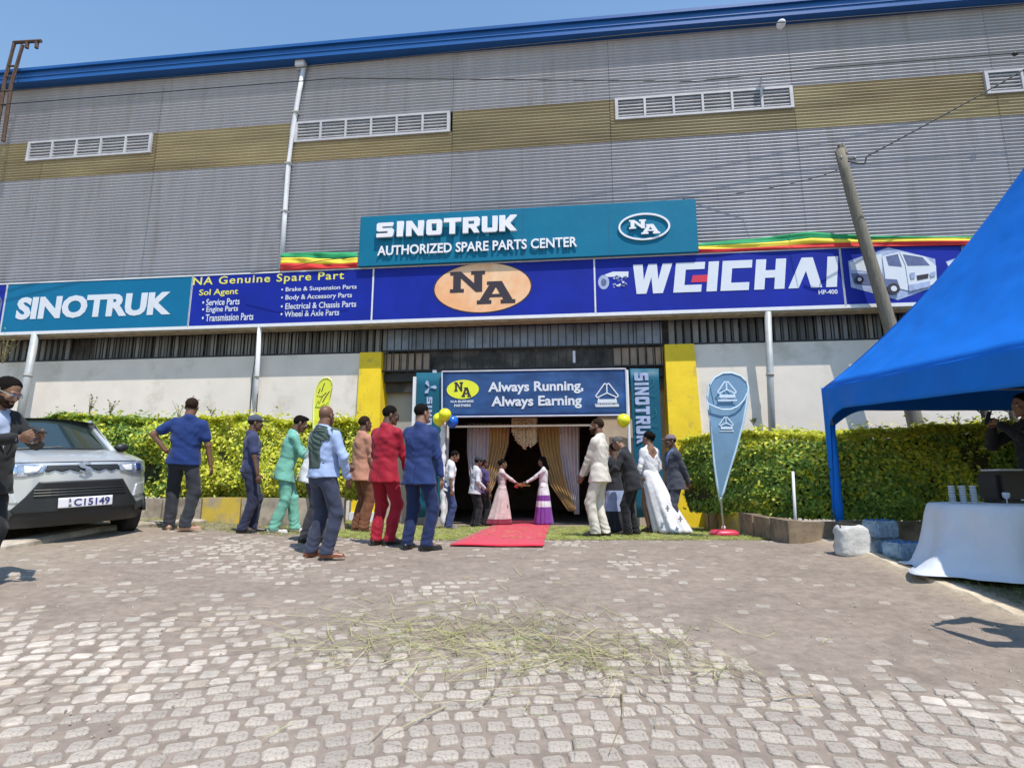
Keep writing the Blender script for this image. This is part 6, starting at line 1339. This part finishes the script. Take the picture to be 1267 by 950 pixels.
        m_ = [top['m']] + ([top['band']] if top.get('band') else []) ; mi = []
        for i in range(len(zs_) - 1):
            for k in range(n): F.append((i * n + k, i * n + (k + 1) % n, (i + 1) * n + (k + 1) % n, (i + 1) * n + k)); fq = (i + .5) / 21; mi.append(1 if top.get('band') and any(a <= fq <= b for a, b in top['bands']) else 0)
        o = link('skirt', mesh(V, F, True, mi), m_, t); md = o.modifiers.new('thickness', 'SOLIDIFY'); md.thickness = .004
        if top.get('sash'): MB().rings([[T @ Vector((.158 * math.cos(a), .118 * math.sin(a), z)) for a in [2 * PI * k / 24 for k in range(24)]] for z in (.06, .13)]).build('sash', top['sash'], j, None, True)
    ctx = dict(t=t, T=T, Hm=Hm, N=N, arms=arms, legs=legs, upper=upper, st=st_, body=body, P=P, S=S)
    if extra: extra(ctx)
    return ctx
# ------------------------------------------------------------------ who stands there
navy_t = cloth('navy_trousers', (.022, .026, .055)); black_t = cloth('black_trousers', (.014, .014, .018)); char_t = cloth('charcoal_trousers', (.035, .036, .045))
SB = ((.02, .018, .016),); SW = ((.62, .60, .58),); SBr = ((.20, .07, .035),); STan = ((.42, .26, .18),)
# 1 man with the phone, close on the left
dk = cloth('black_suit', (.016, .018, .019))
def phone_at(c, pos, rot, label, sz=(.072, .008, .15)):
    M = c['t'].matrix_world if 0 else PM[c['t'].name]; p = M @ Vector(pos); th_ = thing('phone', None, label, 'phone', mtx=Matrix.Translation(p) @ Matrix.Rotation(-math.radians(rot[2]), 4, 'Z') @ Matrix.Rotation(math.radians(rot[0]), 4, 'X'))
    MB().box(-sz[0] / 2, sz[0] / 2, -sz[1] / 2, sz[1] / 2, -sz[2] / 2, sz[2] / 2, bev=.003).build('body', mat('phone_body', (.02, .02, .025), .25), th_); MB().box(-sz[0] * .46, sz[0] * .46, -sz[1] / 2 - .0008, -sz[1] / 2 + .0, -sz[2] * .46, sz[2] * .46).build('screen', mat('phone_screen', (.03, .035, .05), .08), th_)
hd1 = at_depth(18, 480, 4.62)
def e1_(c): phone_at(c, (.03, .475, 1.28), (68, 0, 97), 'dark phone held in both hands by the man in the black suit')
c1 = person('man in black suit and glasses looking down at his phone beside the silver car', 0, 0, 0, 97, 'mid', lean=4, hpitch=24, hyaw=-4, loc=(hd1.x - .19, 4.66), H=1.755, handL=(-.035, .40, 1.20), handR=(.085, .37, 1.20), poleL=(-.9, -.3, -.6), poleR=(.9, -.3, -.6),
       handdirs=(((.12, 1, .35), (.9, 0, .5), 1), ((-.1, 1, .3), (-.9, 0, .5), -1)), fingers='grip', top=dict(kind='suit', m=dk, hem=-.18, shirt=cloth('pale_blue_shirt', (.42, .50, .66))), bottom=cloth('black_suit', (.016, .018, .019)), shoes=SB, hair='short', belly=.035, g=1.06, glasses=Mchr, beard=True, res=.0085, extra=e1_)
# 2 blue polo
def sd2(c): pass
person('man in royal blue polo and black jeans seen from behind, one hand on hip', 221, 657, 499, -12, 'brown', lean=-3, side=3, handL=(-.25, -.02, 1.03), handR=(.31, .02, .83), poleL=(-1, -.15, .1), poleR=(1, -.4, 0), handdirs=(((.5, .5, -.35), (.6, -.6, 0)), None), feet=((-.13, .02, -20), (.10, -.12, 62)),
       top=dict(kind='polo', m=cloth('royal_blue', (.010, .032, .145)), sleeve=.62, hem=-.10), bottom=cloth('black_jeans', (.026, .028, .036)), shoes=STan, hair='crop', g=1.16, belly=.03, pelvis=(-.02, 0), H=1.80)
# 3 capped man
person('man in navy polo and dark cap standing in profile before the yellow hedge', 303, 660, 514, 62, 'dark', lean=1, handL=(-.26, .1, .80), handR=(.27, .10, .80), feet=((-.08, .10, 12), (.10, -.05, -4)),
       top=dict(kind='polo', m=cloth('dusk_navy', (.035, .045, .11)), hem=-.07, stripes=cloth('pale_stripe', (.3, .33, .45))), bottom=navy_t, shoes=SB, hair='crop', cap=cloth('slate_cap', (.07, .08, .12)), g=1.0)
# 4 mint suit
mint = cloth('mint', (.16, .42, .33))
def paper(c):
    M = PM[c['t'].name]; p = M @ Vector((.10, .36, .86)); t = thing('paper_sheet', None, 'white folded paper held by the man in the mint suit', 'paper', mtx=Matrix.Translation(p) @ Matrix.Rotation(.6, 4, 'Z') @ Matrix.Rotation(.5, 4, 'Y'))
    V = []; 
    for i in range(6):
        for j in range(5): V.append((-.08 + .16 * i / 5, .02 * math.sin(i * .9), -.11 + .22 * j / 4))
    o = link('sheet', mesh(V, [(i * 5 + j, (i + 1) * 5 + j, (i + 1) * 5 + j + 1, i * 5 + j + 1) for i in range(5) for j in range(4)], True), mat('paper', (.7, .7, .72), .8), t); md = o.modifiers.new('thickness', 'SOLIDIFY'); md.thickness = .002
person('man in mint green suit with white sneakers leaning forward over a paper', 352, 660, 506, 68, 'dark', lean=12, hpitch=14, handL=(-.05, .40, .98), handR=(.12, .38, 1.0), poleL=(-.8, -.6, -.3), poleR=(.8, -.8, -.3), feet=((-.07, .14, 10), (.09, -.16, -6)), pelvis=(0, -.05),
       top=dict(kind='suit', m=mint, hem=-.2), bottom=(mint, .004), shoes=SW, hair='top', g=1.0, extra=paper, H=1.78)
# 5 man in white behind
person('man in white jacket mostly hidden behind the man with the sweater on his shoulders', 385, 672, 503, 75, 'brown', lean=11, hpitch=4, hyaw=5, loc=None, handL=(-.1, .38, 1.0), handR=(.12, .36, .98), feet=((-.07, .10, 0), (.08, -.08, 0)),
       top=dict(kind='suit', m=cloth('cream_white', (.58, .60, .60)), hem=-.2), bottom=char_t, shoes=SB, hair='bald', H=1.76, pelvis=(0, -.04))
# 6 sweater round the shoulders
def sweater(c):
    T = c['T']; st = c['st']; m = cloth('grey_green_sweater', (.055, .085, .075), r=.95); Q = Field(np.array(T @ Vector((-.35, -.35, -.1))) - .12, np.array(T @ Vector((.35, .35, .62))) + .12, .010)
    Q.loft([(.05, -.02, .165, .125), (.2, -.01, .182, .14), (.36, -.01, .195, .14), (.45, -.012, .175, .12), (.50, -.015, .12, .09), (.54, -.016, .085, .078)], T, .02)
    for s in (-1, 1): Q.cone(T @ Vector((s * .06, .0, .44)), T @ Vector((s * .155, .0, .44)), .085, .078, .03)
    Q.wedge(T, lambda x, y, z: np.where(z < .40, .02 - y, 1.0))
    Q.wedge(T, lambda x, y, z: np.maximum(.085 - x, z - .37)) ; Vq, Fq = Q.surf(); o = link('sweater', mesh(folds(Vq, Fq, .012, [(T @ Vector((0, -.1, .42)), (1, 0, 1.4), .2, .05, 1), (T @ Vector((-.05, -.12, .2)), (1, 0, .3), .2, .08, .7)], 2.2), Fq, True), m, c['t'])
    mb = MB()
    for k in range(3): mb.tube([T @ Vector(((.088 + .016 * k) * math.sin(q), -.012 - (.082 + .014 * k) * math.cos(q), .545 - .028 * k - .055 * (1 - math.cos(q)))) for q in lin(-PI * .8, PI * .8, 22)], [.019 + .005 * math.sin(j * .9 + k) for j in range(22)], 8)
    mb.build('sweater_roll', m, o, None, True)
    for s in (-1, 1): MB().tube([T @ Vector(v) for v in ((s * .10, .07, .47), (s * .06, .14, .38), (s * .03, .15, .25), (s * .03, .14, .10))], [.04, .038, .034, .036], 10).build('sweater_sleeve', m, o, None, True)
    a = c['arms'][1]; MB().tube([a[1].lerp(a[2], .93), a[1].lerp(a[2], .99)], .036, 12).build('watch', Mhair, c['t'], None, True)
person('bald man in pale blue shirt with a grey green sweater over his shoulders', 394, 691, 502, 32, 'brown', lean=-1, hyaw=-12, handL=(-.2, .16, .88), handR=(.23, .16, .90), poleL=(-.8, -.7, 0), poleR=(.9, -.5, 0), feet=((-.12, -.02, 5), (.13, .0, 48)),
       top=dict(kind='shirt', m=cloth('pale_blue', (.32, .42, .66)), hem=-.05), bottom=(cloth('slate_trousers', (.035, .042, .075)), .006), shoes=SBr, hair='bald', g=1.12, belly=.03, extra=sweater)
# 7 terracotta
terra = cloth('terracotta', (.44, .21, .14))
person('older man in terracotta blazer and brown trousers beside the yellow pillar', 444, 658, 515, 48, 'dark', lean=1, handL=(-.22, .18, .84), handR=(.24, .14, .82), feet=((-.09, 0, 4), (.10, .02, -6)), top=dict(kind='suit', m=terra, hem=-.20), bottom=(cloth('brown_trousers', (.16, .06, .03)), .012), shoes=((.30, .15, .10),), hair='crop', g=1.04, belly=.02)
# 8 red suit
red = cloth('crimson', (.32, .006, .024), r=.7)
person('man in bright red suit and sunglasses seen from behind', 472, 675, 502, 22, 'dark', lean=3, hyaw=48, hpitch=8, handL=(-.14, .22, .90), handR=(.20, .22, .86), poleL=(-.9, -.5, 0), poleR=(.9, -.4, 0), feet=((-.08, -.02, 0), (.09, .02, 38)), top=dict(kind='suit', m=red, hem=-.19, edge=cloth('dark_crimson', (.2, .005, .015))), bottom=red, shoes=SB, hair='short', g=1.02, glasses=Mhair)
# 9 blue suit
blu = cloth('cobalt', (.014, .034, .135), r=.75)
person('man in cobalt blue suit and black shoes seen from behind', 516, 681, 500, 14, 'mid', lean=1, hyaw=30, handL=(-.12, .24, .86), handR=(.27, .06, .80), poleL=(-.9, -.4, 0), poleR=(.8, -.6, 0), feet=((-.13, .0, 2), (.13, -.04, 46)), top=dict(kind='suit', m=blu, hem=-.19, edge=cloth('dark_cobalt', (.008, .02, .09))), bottom=cloth('deep_blue', (.010, .020, .075)), shoes=SB, hair='short', g=1.06)
# 10, 11 people in the shade of the door, left
person('person in white shirt and blue jeans below the balloon cluster', 0, 0, 0, 80, 'brown', lean=8, hpitch=18, loc=(at_depth(554, 650, 12.2).x, 12.2), H=1.66, top=dict(kind='polo', m=cloth('white_polo', (.66, .66, .70)), hem=-.13, sleeve=.9), bottom=cloth('blue_jeans', (.04, .06, .16)), shoes=((.15, .15, .2),), hair='short', res=.012)
person('person in white shirt and black trousers beside the left lilac curtain', 0, 0, 0, 70, 'dark', lean=6, hpitch=8, loc=(at_depth(587, 650, 13.1).x, 13.1), H=1.58, handR=(.22, .2, .95), top=dict(kind='suit', m=cloth('white_jacket', (.52, .52, .56)), hem=-.14), bottom=black_t, shoes=SB, hair='short', cap=cloth('dark_cap', (.03, .025, .03)), res=.012, g=1.1)
person('person in purple blue shirt half hidden beside the left lilac curtain', 0, 0, 0, 60, 'dark', loc=(at_depth(598, 650, 13.7).x, 13.7), H=1.55, top=dict(kind='polo', m=cloth('violet_blue', (.07, .05, .16)), hem=-.1), bottom=black_t, shoes=SB, hair='short', res=.013)
# 12, 13 hostesses
def tray(c):
    pass
pk, pu = cloth('pale_pink', (.58, .47, .46)), cloth('white_dress', (.66, .64, .67)); mar, vio = cloth('maroon', (.22, .03, .06)), cloth('violet', (.20, .05, .30))
Yh = 13.7; xl, xr = at_depth(621, 648, Yh).x, at_depth(673, 648, Yh).x
person('woman in long pale pink dress with maroon hem on the left of the red carpet', 0, 0, 0, 84, 'brown', loc=(xl, Yh), H=1.56, hpitch=8, handL=(-.10, .50, 1.06), handR=(.10, .50, 1.04), poleL=(-.6, -.2, -1), poleR=(.6, -.2, -1), top=dict(kind='dress', m=pk, band=mar, bands=((.86, 1),), rx=.2, ry=.30, train=(0, -.10), sleeve=1.5), shoes=SB, hair='bun', res=.012)
person('woman in white dress with violet skirt bands on the right of the red carpet', 0, 0, 0, -84, 'brown', loc=(xr, Yh), H=1.62, hpitch=8, handL=(-.10, .50, 1.04), handR=(.10, .50, 1.06), poleL=(-.6, -.2, -1), poleR=(.6, -.2, -1), top=dict(kind='dress', m=pu, band=vio, bands=((.30, .42), (.56, 1)), rx=.17, ry=.21, sleeve=1.9), shoes=SB, hair='long', res=.012)
xm = (xl + xr) / 2; t = thing('tray', (xm, Yh, .8), 'small tray with a red ribbon held between the two women', 'tray'); MB().box(xm - .20, xm + .18, Yh - .10, Yh + .10, .745, .76, bev=.005).build('plate', mat('brass', (.5, .33, .1), .35, .7), t, ID)
MB().box(xm - .16, xm + .0, Yh - .105, Yh + .02, .762, .775).tube([(xm - .16, Yh - .108, .77), (xm - .2, Yh - .12, .72), (xm - .12, Yh - .125, .70)], .012, 6).build('ribbon', Mcar, t, ID)
# 14 beige suit
bei = cloth('ivory', (.60, .56, .49))
person('man in ivory suit with a dark beard standing right of the red carpet', 744, 665, 518, -62, 'brown', lean=1, hyaw=-10, handL=(-.10, .26, .86), handR=(.02, .28, .86), poleL=(-.9, -.4, 0), poleR=(.8, -.9, 0), feet=((-.07, .06, -6), (.09, -.04, 4)), top=dict(kind='suit', m=bei, hem=-.16, edge=cloth('ivory_shadow', (.35, .32, .27))), bottom=bei, shoes=SB, hair='crop', beard=True, g=1.0)
# 15 black suit leaning
person('balding man in black suit bending forward beside the man in ivory', 782, 663, 538, -66, 'mid', lean=18, hpitch=22, handL=(-.12, .36, 1.02), handR=(.05, .42, 1.08), poleL=(-.9, -.4, -.4), poleR=(.9, -.6, -.3), feet=((-.08, .05, 0), (.10, -.05, 0)), pelvis=(0, -.05), top=dict(kind='suit', m=cloth('black_wool', (.018, .020, .024)), hem=-.2), bottom=black_t, shoes=SB, hair='gray', g=1.04, belly=.02, H=1.72)
# 16 partly hidden behind
person('person in dark top and pale blue skirt half hidden behind the ivory suit', 0, 0, 0, -30, 'dark', loc=(at_depth(762, 655, 10.4).x, 10.4), H=1.62, top=dict(kind='dress', m=cloth('dark_top', (.02, .022, .03)), band=cloth('blue_print_cloth', (.28, .34, .52)), bands=((.22, .62),), rx=.2, ry=.2), shoes=SB, hair='short', res=.012)
# 17 woman in white
wh = cloth('bridal_white', (.72, .72, .75), sheen=.3)
def trim(c):
    mb = MB(); T = c['T']
    for k in range(30):
        a = 2 * PI * k / 30; 
    m = mat('grey_embroidery', (.25, .22, .28), .8)
    for (x, z, y) in ((.16, .25, -.50), (-.02, .42, -.40)):
        mb = MB(); mb.box(x - .012, x + .012, y - .012, y, z - .05, z + .05).box(x - .04, x - .0125, y - .012, y, z - .012, z + .012).box(x + .0125, x + .04, y - .012, y, z - .012, z + .012); mb.build('embroidery', m, c['t'])
person('woman in long white dress with bare upper back and black hair in a bun', 808, 660, 534, -28, 'mid', lean=1, hyaw=-12, dh=.01, handL=(-.24, .10, .86), handR=(.16, .22, .98), feet=((-.08, 0, 0), (.08, 0, 0)), top=dict(kind='dress', m=wh, rx=.30, ry=.27, train=(.30, -.16), hemz=.015, sleeve=1.9, cut=lambda x, y, z: np.maximum(np.maximum(y + .03, np.abs(x) - np.clip((z - .30) * 1.0, -.02, .095)), .30 - z)), shoes=SB, hair='bun', g=.95, extra=trim)
# 18 grey suit and cap
gs = cloth('dark_grey_wool', (.055, .060, .085))
person('man in dark grey suit and mauve cap beside the right yellow pillar', 838, 660, 538, -100, 'dark', lean=3, handL=(-.12, -.22, .86), handR=(.10, -.22, .86), poleL=(-.9, -.8, 0), poleR=(.9, -.8, 0), feet=((-.10, 0, 0), (.10, .02, 0)), top=dict(kind='suit', m=gs, hem=-.19, shirt=cloth('sky_shirt', (.14, .24, .48))), bottom=gs, shoes=SB, hair='crop', cap=cloth('mauve_cap', (.20, .15, .17)), g=1.03, belly=.015)
# 19 woman in black at the right edge
def e19(c): phone_at(c, (.01, .37, 1.50), (20, 0, -80), 'dark phone raised by the woman in black behind the white table')
person('woman in black with tied back hair holding a phone up behind the white table', 0, 0, 0, -82, 'light', loc=(5.72, 6.15), H=1.86, handL=(-.05, .30, 1.42), handR=(.10, .28, 1.40), poleL=(-.8, 0, -.8), poleR=(.8, 0, -.8), hpitch=6, top=dict(kind='shirt', m=cloth('black_top', (.012, .012, .014)), hem=-.14), bottom=black_t, shoes=SB, hair='pony', g=1.0, extra=e19)
person('man in grey shirt standing just outside the right edge whose shadow falls on the court', 0, 0, 0, -60, 'brown', loc=(3.98, 3.55), H=1.72, handL=(-.1, .45, 1.35), handR=(.12, .42, 1.4), top=dict(kind='shirt', m=cloth('grey_shirt', (.2, .2, .22)), hem=-.05), bottom=navy_t, shoes=SB, hair='short', res=.016)

# ------------------------------------------------------------------ groups of alike things
GR = {'person': 'people gathered at the opening', 'sign_board': 'sign boards along the front', 'steel_post': 'posts in front of the wall', 'water_pack': 'packs of bottled water', 'cup_stack': 'stacks of plastic cups', 'overhead_cable': 'overhead cables',
      'curtain': 'curtains in the doorway', 'upright_banner': 'upright banners beside the doorway', 'feather_flag': 'feather flags', 'sprig': 'sprigs above the hedges', 'balloon': 'balloons at the banner', 'hedge': 'clipped hedges', 'planter_wall': 'planter walls', 'striped_cloth': 'striped cloths over the signs', 'young_tree': 'young trees behind the hedge', 'phone': 'phones in hand'}
for o in list(COL.objects):
    if o.parent is None and o.name.split('.')[0] in GR: o['group'] = GR[o.name.split('.')[0]]
